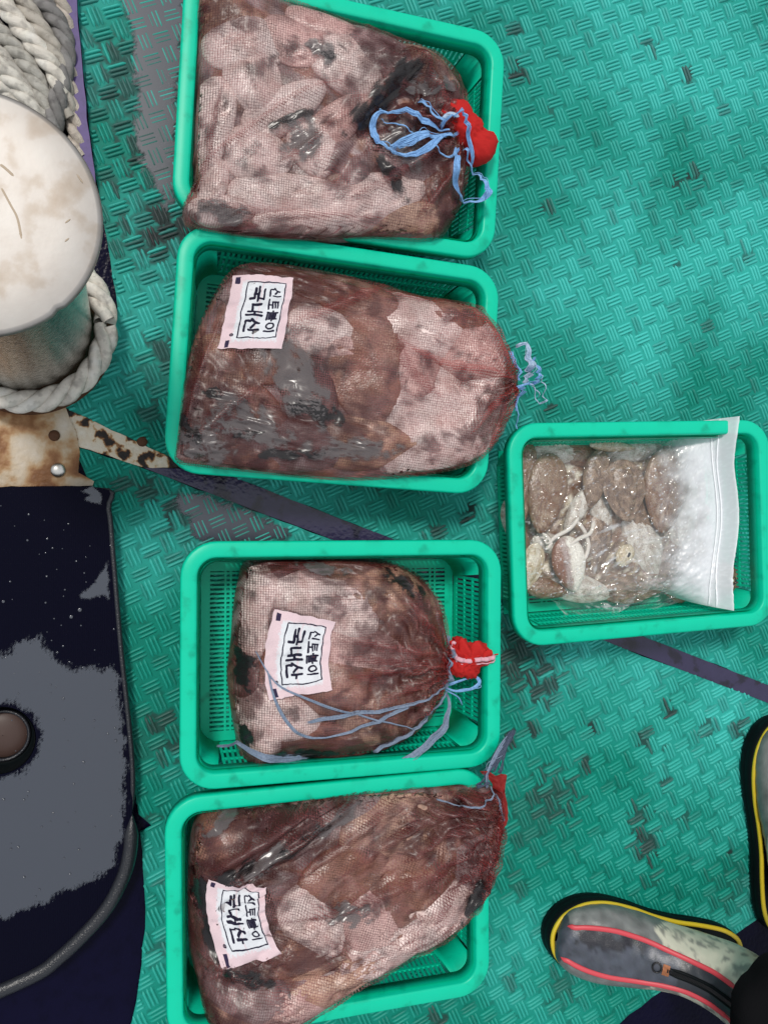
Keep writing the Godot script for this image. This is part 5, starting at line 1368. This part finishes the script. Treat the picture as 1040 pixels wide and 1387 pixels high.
func make_clear_bag() -> void:
	M.slick = mat(1, 1, 1, 0.22, 0.6)
	M.slick.vertex_color_use_as_albedo = true
	M.slick.albedo_texture = noise_tex(121, 0.06, [[0.0, Color(0.2, 0.13, 0.12)], [0.22, Color(0.4, 0.32, 0.3)], [0.3, Color(0.86, 0.84, 0.83)], [0.5, Color(0.96, 0.95, 0.95)], [0.68, Color(1, 1, 1)], [1.0, Color(1, 1, 1)]], 512, 4)
	relief(tri_map(M.slick, 0.085), M.fine, 0.05)
	M.arm = mat(0.72, 0.66, 0.60, 0.3, 0.6)
	relief(tri_map(M.arm, 0.03), M.fine, 0.05)
	M.eye = mat(0.015, 0.012, 0.014, 0.1, 0.7)
	var y := 0.043
	# label, place, and the long axis in the plan
	var rows := [[0.516, -0.0191, 1.7224, 0.0543, 0.0298, "brown"], [0.4874, -0.0315, 1.6834, 0.0568, 0.0178, "brown"], [0.5908, -0.0392, 1.8022, 0.0407, 0.0198, "grey"], [0.631, -0.0237, 1.4103, 0.0379, 0.0202, "grey"], [0.6986, -0.0242, 1.6683, 0.0597, 0.036, "brown"], [0.495, 0.0792, 1.9133, 0.0299, 0.0137, "cream"], [0.5484, 0.0753, 1.3762, 0.0383, 0.0248, "half"], [0.5205, 0.1087, 0.1838, 0.0321, 0.0145, "brown"], [0.6185, -0.0841, 0.0411, 0.0358, 0.0079, "cream"], [0.628, 0.1016, 0.1468, 0.0676, 0.0149, "grey"], [0.5667, 0.0021, 2.1413, 0.0353, 0.0128, "white"], [0.4655, 0.0117, 1.5692, 0.0239, 0.0104, "white"]]
	var said := ["large brown cuttlefish with cross bars at its pointed tail, by the rim of its basket", "narrow brown cuttlefish half hidden along the basket side", "grey brown cuttlefish lying beside the big oval one in the clear bag", "big oval cuttlefish with a pale fin all round, midway in the clear bag", "cuttlefish dimmed by the frosted part of the clear bag", "small cream cuttlefish lying belly up at the lower corner of the clear bag", "half white and half brown cuttlefish below the tangle of arms", "brown cuttlefish at the lower edge of the clear bag between two paler ones", "cream strip of cuttlefish along the upper edge of the clear bag", "long greyish cuttlefish under the creased lower edge of the clear bag", "white cuttlefish belly between the two largest brown ones", "white scrap of cuttlefish in the corner of the clear bag"]
	var heads := [false, false, false, false, false, false, false, false, false, false, true, false]
	var fins := ["", "", "", "grey", "", "cream", "", "", "", "", "", ""]
	for i in rows.size():
		var r: Array = rows[i]
		var lift: float = [0.008, 0.002, 0.006, 0.012, 0.008, 0.004, 0.012, 0.0, 0.004, -0.012, 0.0, -0.002][i]
		zip_squid(said[i], Vector3(r[0], y + lift, r[1]), r[2], r[3], r[4], r[5], fins[i], heads[i], i * 3.1)
	# others that mostly lie under these
	var hidden := ["half white cuttlefish under the large brown one by the basket rim", "white cuttlefish belly at the upper edge of the clear bag, first from its corner", "brown cuttlefish at the upper edge of the clear bag above the grey brown one", "white cuttlefish belly at the upper edge of the clear bag near the frosted part", "large white cuttlefish belly beside the cream head, under the frosted film", "grey cuttlefish between the half white one and the cream head", "white cuttlefish at the lower edge of the clear bag by the half white one", "grey cuttlefish at the lower edge of the clear bag under the cream head", "grey cuttlefish under the frosted film, lowest beside the zip", "narrow brown cuttlefish along the basket side above the small cream one", "white scrap of cuttlefish under the tangle of arms, lower end", "white cuttlefish fully behind the frosted film beside the zip", "grey cuttlefish under the edge of the frosted film, beside the big oval one", "white cuttlefish fin under the grey brown cuttlefish"]
	var hk := 0
	for r in [[0.5071, -0.0465, 1.001, 0.0447, 0.021, "half"], [0.5448, -0.0764, 0.0597, 0.0489, 0.0167, "white"], [0.5777, -0.0721, 0.2985, 0.0435, 0.0172, "brown"], [0.6589, -0.0786, -0.1723, 0.0459, 0.0152, "white"], [0.6742, 0.0477, 1.1761, 0.057, 0.0284, "white"], [0.6025, 0.047, 1.6666, 0.0448, 0.0201, "grey"], [0.5781, 0.1112, 0.1819, 0.0499, 0.0198, "white"], [0.6571, 0.1132, -0.0509, 0.0516, 0.0203, "grey"], [0.7271, 0.0945, 1.3677, 0.0415, 0.0353, "grey"], [0.4829, 0.0602, 1.6644, 0.0339, 0.0159, "brown"], [0.5342, 0.0512, 0.3286, 0.0323, 0.0148, "white"], [0.7327, 0.0021, 1.5678, 0.0616, 0.0297, "white"], [0.6683, 0.0123, 0.6347, 0.0495, 0.0235, "grey"], [0.6057, 0.0021, 1.1804, 0.0355, 0.0166, "white"]]:
		hk += 1
		zip_squid(hidden[hk - 1], Vector3(r[0], 0.036, r[1]), r[2], r[3], r[4], r[5], "", false, r[0] * 50.0)
	# more of them under those, too deep to make out
	var HP := PackedVector3Array()
	var HC := PackedColorArray()
	var c0 := v2([0.4916, -0.078, 0.7882, -0.0922])
	var c1 := v2([0.492, 0.1118, 0.8074, 0.1244])
	for j in 40:
		for i in 56:
			var p := c0[0].lerp(c0[1], i / 55.0).lerp(c1[0].lerp(c1[1], i / 55.0), j / 39.0)
			var rim2 := minf(minf(i / 55.0, 1.0 - i / 55.0), minf(j / 39.0, 1.0 - j / 39.0))
			HP.append(Vector3(p.x, 0.012 + 0.026 * smoothstep(0.0, 0.09, rim2) + 0.007 * broad.get_noise_2d(p.x * 5.0, p.y * 5.0), p.y))
			HC.append(squid_tone(["brown", "grey", "cream", "grey"][clampi(int(2.0 + 5.0 * broad.get_noise_2d(p.x * 4.0 + 3.0, p.y * 4.0)), 0, 3)], 0.2, 0.1, p, 9.0))
	tag(obj("packed_cuttlefish", grid_mesh(HP, 56, 40, false, false, HC), M.slick), "mass of brown and grey cuttlefish filling the bottom of the clear zip bag", "cuttlefish", "", "stuff")
	# a head seen end on, and a second one under the bag
	for h in [[Vector3(0.6345, 0.052, 0.0648), "small cream cuttlefish head with a dark eye, in the middle of the clear bag", 0.9, 0.013, "cream"], [Vector3(0.7975, 0.05, 0.0989), "cuttlefish head with a white eye poking out beside the zip", -0.5, 0.020, "grey"]]:
		var t := thing("cuttlefish", h[1], "cuttlefish", h[0], h[2])
		var P := PackedVector3Array()
		var C := PackedColorArray()
		for j in 14:
			var th := PI * j / 13.0
			for i in 28:
				var d := Vector3(cos(th), sin(th) * sin(TAU * i / 28), sin(th) * cos(TAU * i / 28))
				var b := 1.0 + 0.12 * broad.get_noise_3d(d.x * 0.25, d.y * 0.25 + h[3], d.z * 0.25)
				P.append(d * Vector3(1.25, 0.38 if h[4] == "cream" else 0.6, 1.0) * h[3] * b)
				C.append(squid_tone(h[4], d.x, d.z, Vector2(d.x, d.z) * 0.03, 4.0))
		obj("head", grid_mesh(P, 28, 14, true, false, C), M.slick, t)
		var e := SphereMesh.new()
		e.radius = 0.0034; e.height = 0.0034; e.radial_segments = 18; e.rings = 8
		var white_eye: bool = h[4] == "grey"
		var o := obj("eye", e, mat(0.8, 0.8, 0.78, 0.15, 0.7) if white_eye else M.eye, t)
		o.position = Vector3(0.002, h[3] * (0.30 if h[4] == "cream" else 0.58), 0.002)
		o.scale = Vector3(1.3, 1, 0.8)
		if white_eye:
			var ring := PackedVector3Array()
			for i in 24: ring.append(o.position + Vector3(cos(TAU * i / 24) * 0.0085, -0.0012, sin(TAU * i / 24) * 0.006))
			obj("eyelid", tube_mesh(ring, 0.0014, 0.0014, 6, true), M.eye, t)
		for i in (5 if white_eye else 0):
			var path := PackedVector3Array()
			for q in 8:
				var f := q / 7.0
				path.append(Vector3(-h[3] * (0.9 + 1.3 * f), 0.002 - 0.004 * f, (i - 2) * h[3] * 0.32 * (1 + 0.4 * f) + 0.003 * sin(f * 6.0 + i)))
			obj("arm", tube_mesh(path, 0.0034, 0.003, 7), M.arm, t)
	var tangle := thing("cuttlefish", "tangle of pale cuttlefish arms between the brown and the half white one", "cuttlefish")
	var n := 0
	for a in [v2([0.5424, 0.0525, 0.5586, 0.0411, 0.576, 0.0334, 0.5825, 0.0168]), v2([0.5136, 0.0503, 0.5263, 0.0388, 0.5456, 0.0273, 0.5585, 0.0119]), v2([0.5695, 0.0705, 0.576, 0.051, 0.5694, 0.0314, 0.5564, 0.0177]), v2([0.5072, 0.0329, 0.5178, 0.0455, 0.5115, 0.056])]:
		n += 1
		var path := PackedVector3Array()
		for p in smooth_line(a, 6, false): path.append(Vector3(p.x, 0.060 + 0.003 * sin(p.x * 90.0 + n), p.y))
		obj("arm", tube_mesh(path, 0.0027, 0.0024, 8), M.arm, tangle)
	var sucker := TorusMesh.new()
	sucker.inner_radius = 0.0018; sucker.outer_radius = 0.0042; sucker.rings = 16; sucker.ring_segments = 8
	var so := obj("tentacle_tip", sucker, M.arm, tangle)
	so.position = Vector3(0.5107, 0.066, 0.0438)

	# the bag itself: clear film over all that, frosted towards the zip, crease glints painted in white
	var clear := mat(0.93, 0.95, 0.97, 0.05, 0.42)
	clear.albedo_color.a = 0.03
	clear.transparency = BaseMaterial3D.TRANSPARENCY_ALPHA
	var frost_glint := mat(0.80, 0.82, 0.86, 0.3, 0.6)
	frost_glint.vertex_color_use_as_albedo = true
	frost_glint.transparency = BaseMaterial3D.TRANSPARENCY_ALPHA
	relief(tri_map(frost_glint, 0.05), bump_tex(125, 0.2, 256, 3), 0.02)
	var bag := thing("zip_bag", "clear plastic zip bag of cuttlefish, frosted white towards its zip", "plastic bag")
	var topE := smooth_line(v2([0.4732, -0.0795, 0.4971, -0.0828, 0.5341, -0.0836, 0.5881, -0.0886, 0.6549, -0.0951, 0.6868, -0.0988, 0.7122, -0.1105, 0.7356, -0.1192, 0.7628, -0.122]), 5, false)
	var botE := smooth_line(v2([0.4735, 0.1123, 0.5027, 0.1226, 0.5452, 0.122, 0.5831, 0.1201, 0.633, 0.1166, 0.684, 0.114, 0.7071, 0.1207, 0.734, 0.1315, 0.7612, 0.1375]), 5, false)
	var W := topE.size()
	var rows_n := 120
	var cols := 150
	var crease := noise_at(126, 26.0, 4)
	var P := PackedVector3Array()
	var FP := PackedVector3Array()
	var FC := PackedColorArray()
	for j in rows_n:
		for i in cols:
			var u := i / float(cols - 1)
			var v := j / float(rows_n - 1)
			var a := topE[0].lerp(topE[0], 0.0)
			var fi := u * (W - 1)
			a = topE[int(fi)].lerp(topE[mini(int(fi) + 1, W - 1)], fi - int(fi))
			var b := botE[int(fi)].lerp(botE[mini(int(fi) + 1, W - 1)], fi - int(fi))
			var bow := sin(PI * v) * 0.006 * u
			var p := a.lerp(b, v) + Vector2(bow - 0.004 * sin(v * 9.0) * u * u, 0)
			var rim := minf(minf(v, 1.0 - v) * 6.0, u * 8.0)
			var q := clampf(rim, 0.0, 1.0)
			var body := sqrt(1.0 - (1.0 - q) * (1.0 - q))
			var cr := absf(crease.get_noise_2d(p.x, p.y + 0.35 * p.x))
			var cr2 := absf(crease.get_noise_2d(p.x * 2.2 + 4.0, p.y * 2.2))
			var rise := lerpf(0.071, 0.088, smoothstep(0.55, 0.95, u))
			var h := lerpf(0.046, rise, body) if u < 0.8 else lerpf(lerpf(0.046, rise, body), rise, smoothstep(0.8, 0.95, u))
			if u > 0.93: h += 0.022 * smoothstep(0.93, 1.0, u) + 0.012 * (1.0 - smoothstep(0.0, 0.3, v)) * smoothstep(0.85, 1.0, u) + 0.006 * smoothstep(0.7, 1.0, v)
			h += (0.009 * (0.25 - cr) + 0.006 * (0.25 - cr2)) * (1.0 - 0.85 * smoothstep(0.5, 0.8, u)) * (0.6 + 0.9 * smoothstep(0.55, 0.9, v))
			P.append(Vector3(p.x, h, p.y))
			var mist := smoothstep(0.46, 0.86, u + 0.09 * broad.get_noise_2d(p.x * 3.5, p.y * 3.5) - 0.06 * sin(PI * v))
			var drip := smoothstep(0.05, 0.5, grain.get_noise_2d(p.x * 0.7, p.y * 0.7))
			FP.append(Vector3(p.x, h + 0.0005, p.y))
			var glint := smoothstep(0.03, 0.0, cr2) * (0.45 + 0.4 * smoothstep(0.5, 0.8, v)) * smoothstep(0.03, 0.16, cr) * smoothstep(0.05, 0.2, q)  # white lines along the creases, painted as glints of light
			FC.append(Color(1, 1, 1, clampf(0.80 * mist + glint * (1.0 - 0.7 * mist) + 0.05 * drip * mist, 0.0, 0.88)))
	obj("clear_film", grid_mesh(P, cols, rows_n), clear, bag)
	obj("frost_and_glints", grid_mesh(FP, cols, rows_n, false, false, FC), frost_glint, bag)
	var zipm := mat(0.88, 0.89, 0.92, 0.35, 0.6)
	for off in [9.2, 12.4]:
		var path := PackedVector3Array()
		for j in rows_n:
			var k := j * cols + cols - 1 - int(off)
			path.append(FP[k].lerp(FP[k - 1], fmod(off, 1.0)) + Vector3.UP * 0.0012)
		obj("zip_track", tube_mesh(path, 0.0011, 0.001, 6), zipm, bag)
	# a second clear bag under it, crumpled along its lower edge
	var under := thing("plastic_bag", "crumpled clear plastic bag showing below and beside the zip bag", "plastic bag")
	var e2 := smooth_line(v2([0.5178, 0.1105, 0.5396, 0.1289, 0.5561, 0.1473, 0.5861, 0.1614, 0.6131, 0.1554, 0.6108, 0.1392, 0.6405, 0.1503, 0.6928, 0.1438, 0.7403, 0.1319, 0.8013, 0.1305, 0.8349, 0.1273, 0.8248, 0.1026, 0.8072, 0.0675, 0.7923, 0.042, 0.7702, 0.0126, 0.6402, 0.0123, 0.5394, 0.0517]), 4, true)
	var mid := Vector2.ZERO
	for p in e2: mid += p
	mid /= e2.size()
	P = PackedVector3Array()
	FP = PackedVector3Array()
	FC = PackedColorArray()
	for j in 40:
		for i in e2.size():
			var f := j / 39.0
			var p := mid.lerp(e2[i], f)
			var cr := absf(crease.get_noise_2d(p.x * 1.3 + 7.0, p.y * 1.6))
			var h := 0.040 + 0.016 * (1.0 - f * f) + 0.012 * (0.3 - cr)
			if f > 0.96: h -= 0.01 * (f - 0.96) / 0.04
			P.append(Vector3(p.x, h, p.y))
			FP.append(Vector3(p.x, h + 0.0005, p.y))
			FC.append(Color(1, 1, 1, clampf(smoothstep(0.045, 0.0, cr) * 0.5 + (0.3 if f > 0.975 else 0.01), 0.0, 0.8)))  # glints on creases and edge painted in as white
	obj("clear_film", grid_mesh(P, e2.size(), 40, true), clear, under)
	obj("painted_glints", grid_mesh(FP, e2.size(), 40, true, false, FC), frost_glint, under)

# ---------------------------------------------------------------- the person: boots and trouser legs
func boot_at(s: float, th: float, grow := 0.0) -> Vector3:
	# s runs from the toe (0) up to the top of the shaft (11); th goes round from the front (0)
	var R := [
		[0.302, 0.036, 0.10, 1.0, 0.004, 0.006, 0.006], [0.294, 0.037, 0.12, 0.99, 0.016, 0.02, 0.030], [0.270, 0.038, 0.12, 0.99, 0.026, 0.03, 0.045], [0.232, 0.040, 0.15, 0.99, 0.035, 0.034, 0.0515],
		[0.188, 0.044, 0.25, 0.97, 0.043, 0.036, 0.049], [0.148, 0.053, 0.42, 0.91, 0.052, 0.044, 0.043], [0.112, 0.072, 0.62, 0.78, 0.056, 0.066, 0.040], [0.086, 0.104, 0.82, 0.57, 0.056, 0.084, 0.042],
		[0.074, 0.142, 0.95, 0.3, 0.056, 0.066, 0.045], [0.068, 0.185, 1.0, 0.05, 0.058, 0.060, 0.049], [0.062, 0.245, 1.0, 0.0, 0.064, 0.062, 0.055], [0.060, 0.31, 1.0, 0.0, 0.068, 0.066, 0.060]]
	var i := clampi(int(s), 0, 10)
	var f := clampf(s - i, 0.0, 1.0)
	var v := []
	for k in 7: v.append(cubic_interpolate(R[i][k], R[i + 1][k], R[maxi(i - 1, 0)][k], R[mini(i + 2, 11)][k], f))
	var u := Vector2(v[2], v[3]).normalized()
	var c := cos(th); var sn := sin(th)
	var r: float = v[4] if c > 0 else v[5]
	var sq := pow(absf(c), 0.9) * signf(c)
	var d := Vector3(u.x * sq * r, u.y * sq * r, sn * float(v[6]))
	var nrm := d.normalized()
	var p := Vector3(v[0], v[1], 0) + d + nrm * grow
	return Vector3(p.x, maxf(p.y, 0.006), p.z)

const SOLE := [[-0.012, 0.0], [-0.008, 0.016], [0.004, 0.027], [0.03, 0.035], [0.07, 0.0375], [0.11, 0.038], [0.15, 0.042], [0.19, 0.0492], [0.232, 0.0525], [0.265, 0.0475], [0.289, 0.0345], [0.302, 0.019], [0.307, 0.0]]

func sole_loop(grow: float) -> PackedVector2Array:
	var p := PackedVector2Array()
	for q in SOLE: p.append(Vector2(q[0], q[1]))
	for i in range(SOLE.size() - 2, 0, -1): p.append(Vector2(SOLE[i][0], -SOLE[i][1]))
	var s := smooth_line(p, 5, true)
	var r := PackedVector2Array()
	for i in s.size():
		var t := (s[(i + 1) % s.size()] - s[(i - 1 + s.size()) % s.size()]).normalized()
		r.append(s[i] + Vector2(t.y, -t.x) * -grow)
	return r

func boot(person: Node3D, heel: Vector3, turn: float, label: String) -> void:
	var t := Node3D.new()
	t.name = "boot"
	person.add_child(t, true)
	t.position = heel
	t.rotation.y = -turn
	t.set_meta("label", label)
	var P := PackedVector3Array()
	var C := PackedColorArray()
	var nu := 72
	var rows := 110
	for j in rows:
		var s := j / float(rows - 1) * 11.0
		for i in nu:
			var th := TAU * i / nu
			var p := boot_at(s, th)
			p += Vector3(1, 1, 1) * 0.0011 * broad.get_noise_3d(p.x * 5.0, p.y * 5.0, p.z * 5.0) * minf(s, 1.0)
			P.append(p)
			var a := absf(angle_difference(0.0, th))
			var edge := 0.72 - 0.035 * s if s > 3.0 else 0.615 + 0.35 * maxf(0.0, 1.4 - s)
			edge = maxf(edge, 0.42)
			var n := broad.get_noise_3d(p.x * 6.0 + heel.x, p.y * 6.0, p.z * 6.0)
			var c := Color(0.165, 0.172, 0.168) * (1.0 + 0.5 * n)
			if s > 4.35 + 1.0 * absf(a - 1.0) and a < 2.2 and s < 9.9:
				var spot := smoothstep(0.18, 0.34, broad.get_noise_3d(p.x * 3.5, p.y * 3.5, p.z * 3.5 + 3.0))
				c = Color(0.58, 0.57, 0.46).lerp(Color(0.16, 0.16, 0.15), maxf(spot * 0.8, smoothstep(0.1, 0.5, n) * 0.7))
			if a < edge:
				c = Color(0.062, 0.07, 0.092) * (1.0 + 0.5 * n)
				var scuff := smoothstep(0.08, 0.2, broad.get_noise_3d(p.x * 2.2 + 4.0, p.y * 2.2, p.z * 2.2)) * smoothstep(1.0, 1.6, s) * (1.0 - smoothstep(3.5, 4.6, s))
				var line := 1.0 - smoothstep(0.006, 0.02, absf(broad.get_noise_3d(p.x * 7.0, 2.0, p.z * 7.0)))
				c = c.lerp(Color(0.016, 0.018, 0.024), maxf(scuff, line * 0.7 * smoothstep(0.9, 1.4, s)))
				if s > 5.5: c = Color(0.03, 0.034, 0.04)
			if s < 1.05 and a >= edge: c = Color(0.05, 0.055, 0.07)
			C.append(c)
	obj("upper", grid_mesh(P, nu, rows, true, true, C), M.rubber, t)
	for sg in [-1.0, 1.0]:
		var path := PackedVector3Array()
		for j in 60:
			var s := lerpf(0.9, 10.0, j / 59.0)
			var edge := 0.72 - 0.035 * s if s > 3.0 else 0.615 + 0.35 * maxf(0.0, 1.4 - s)
			path.append(boot_at(s, sg * maxf(edge, 0.42), 0.0006))
		obj("red_piping", tube_mesh(path, 0.0036, 0.0022, 8), M.red_trim, t)
	# sole with its bumper, and the yellow line on top of it
	var st := begin()
	P = PackedVector3Array()
	var m := sole_loop(0.0).size()
	for q in [[-0.03, 0.0003], [-0.004, 0.0003], [0.0005, 0.003], [0.0012, 0.010], [0.0002, 0.013], [0.0014, 0.016], [0.0008, 0.024], [-0.0008, 0.0275], [-0.0040, 0.0285], [-0.02, 0.027]]:
		for p in sole_loop(q[0]):
			var toe := smoothstep(0.15, 0.30, p.x)
			P.append(Vector3(p.x, q[1] * (0.80 + 0.22 * toe), p.y))
	grid_into(st, 0, P, m, 10, true, false)
	obj("sole", done(st), M.black, t)
	var line := PackedVector3Array()
	for p in sole_loop(-0.0030):
		line.append(Vector3(p.x, 0.0300 * (0.80 + 0.22 * smoothstep(0.15, 0.30, p.x)), p.y))
	obj("yellow_line", tube_mesh(line, 0.0033, 0.003, 8, true), M.yellow, t)
	# zip down the front
	var zb := Node3D.new()
	zb.name = "zip"
	t.add_child(zb, true)
	for sg in [-1.0, 1.0]:
		var zp := PackedVector3Array()
		for j in 20: zp.append(boot_at(lerpf(5.0, 9.5, j / 19.0), sg * 0.085, 0.0008))
		obj("zip_edge", tube_mesh(zp, 0.0022, 0.0016, 6), M.black, zb)
	var teeth := begin()
	var b := 0
	for j in 60:
		var s := lerpf(5.0, 9.5, j / 59.0)
		var p0 := boot_at(s, -0.05, 0.0016)
		var p1 := boot_at(s, 0.05, 0.0016)
		b = tube_into(teeth, b, PackedVector3Array([p0, p1]), 0.0009, 0.0009, 5)
	obj("teeth", done(teeth), M.zip, zb)
	var ring := PackedVector3Array()
	for j in 24:
		var a := TAU * j / 24
		ring.append(boot_at(4.55 + 0.18 * cos(a), 0.13 * sin(a), 0.0018))
	obj("snap_ring", tube_mesh(ring, 0.0012, 0.0012, 6, true), M.zip, t)
	var bp := PackedVector3Array()
	for j in 7:
		for i in 9: bp.append(boot_at(lerpf(4.78, 5.08, j / 6.0), lerpf(-0.16, 0.16, i / 8.0), 0.0014 + 0.0008 * broad.get_noise_2d(j * 0.1, i * 0.1)))
	obj("badge", grid_mesh(bp, 9, 7), M.badge, t)

func make_person() -> void:
	var t := thing("person", "person in black trousers and grey rubber boots with yellow piping on the mat", "person")
	var h1 := Vector3(0.829, 0.0085, 0.6505)
	var a1 := atan2(0.578 - 0.6505, 0.533 - 0.829)
	boot(t, h1, a1, "boot seen whole from its toe, pointing across the mat")
	var h2 := Vector3(0.911, 0.0085, 0.618)
	var a2 := atan2(0.315 - 0.618, 0.926 - 0.931)
	boot(t, h2, a2, "boot of which only the black and yellow rim shows")
	var d1 := Vector3(cos(a1), 0, sin(a1))
	var d2 := Vector3(cos(a2), 0, sin(a2))
	var st := begin()
	var base := 0
	var hip := Vector3(1.06, 0.86, 0.80)
	for leg in [[h1, d1, 0.055], [h2, d2, -0.02]]:
		var an: Vector3 = leg[0] + leg[1] * 0.066
		var hp := hip + Vector3(0.03, 0, 0.08 if leg[2] > 0.0 else -0.09)
		var P := PackedVector3Array()
		var nu := 48
		for j in 46:
			var f := j / 45.0
			var y := lerpf(0.185, hp.y, f)
			var mid := Vector3(lerpf(an.x, hp.x, f), y, lerpf(an.z, hp.z, f))
			mid += Vector3(-0.03, 0, -0.01) * sin(PI * f)
			var r := lerpf(0.086, 0.115, f) + 0.012 * sin(f * 9.0) * (1.0 - f)
			for i in nu:
				var a := TAU * i / nu
				var w := 1.0 + 0.16 * broad.get_noise_3d(cos(a) * 0.12, f * 0.9, sin(a) * 0.12 + leg[2])
				w += 0.06 * sin(f * 60.0 + 2.0 * sin(a)) * (1.0 - smoothstep(0.0, 0.25, f))
				var rag := Vector3(0, 0.022 * cos(a - a1) * (1.0 - smoothstep(0.0, 0.15, f)), 0)
				P.append(mid + Vector3(cos(a), 0, sin(a)) * r * w + rag)
		for i in nu: P.append(hp + Vector3(0, 0.05, 0))
		base = grid_into(st, base, P, nu, 47, true, true)
	obj("trousers", done(st), M.cloth, t)

func make_drops() -> void:
	# beads of water on the lid
	var m := mat(0.9, 0.93, 0.97, 0.04, 0.7)
	m.albedo_color.a = 0.05
	m.transparency = BaseMaterial3D.TRANSPARENCY_ALPHA
	var s := SphereMesh.new()
	s.radius = 1.0; s.height = 1.2; s.radial_segments = 10; s.rings = 5
	var rng := RandomNumberGenerator.new()
	rng.seed = 77
	var mm := MultiMesh.new()
	mm.transform_format = MultiMesh.TRANSFORM_3D
	mm.mesh = s
	mm.instance_count = 90
	for i in 90:
		var p := Vector2(rng.randf_range(-0.155, -0.03), rng.randf_range(-0.015, 0.19))
		if i >= 50: p = Vector2(rng.randf_range(-0.155, -0.03), rng.randf_range(0.2, 0.45))
		var r := rng.randf_range(0.0006, 0.0013) * (2.0 if rng.randf() < 0.06 else 1.0)
		mm.set_instance_transform(i, Transform3D(Basis.from_scale(Vector3(r, r * 0.7, r)), Vector3(p.x, 0.0352 if i >= 50 else 0.0344, p.y)))
	var mi := MultiMeshInstance3D.new()
	mi.name = "water_drops"
	mi.multimesh = mm
	mi.material_override = M.film
	add_child(mi)
	tag(mi, "small drops of water scattered over the black hatch lid", "water drops", "", "stuff")
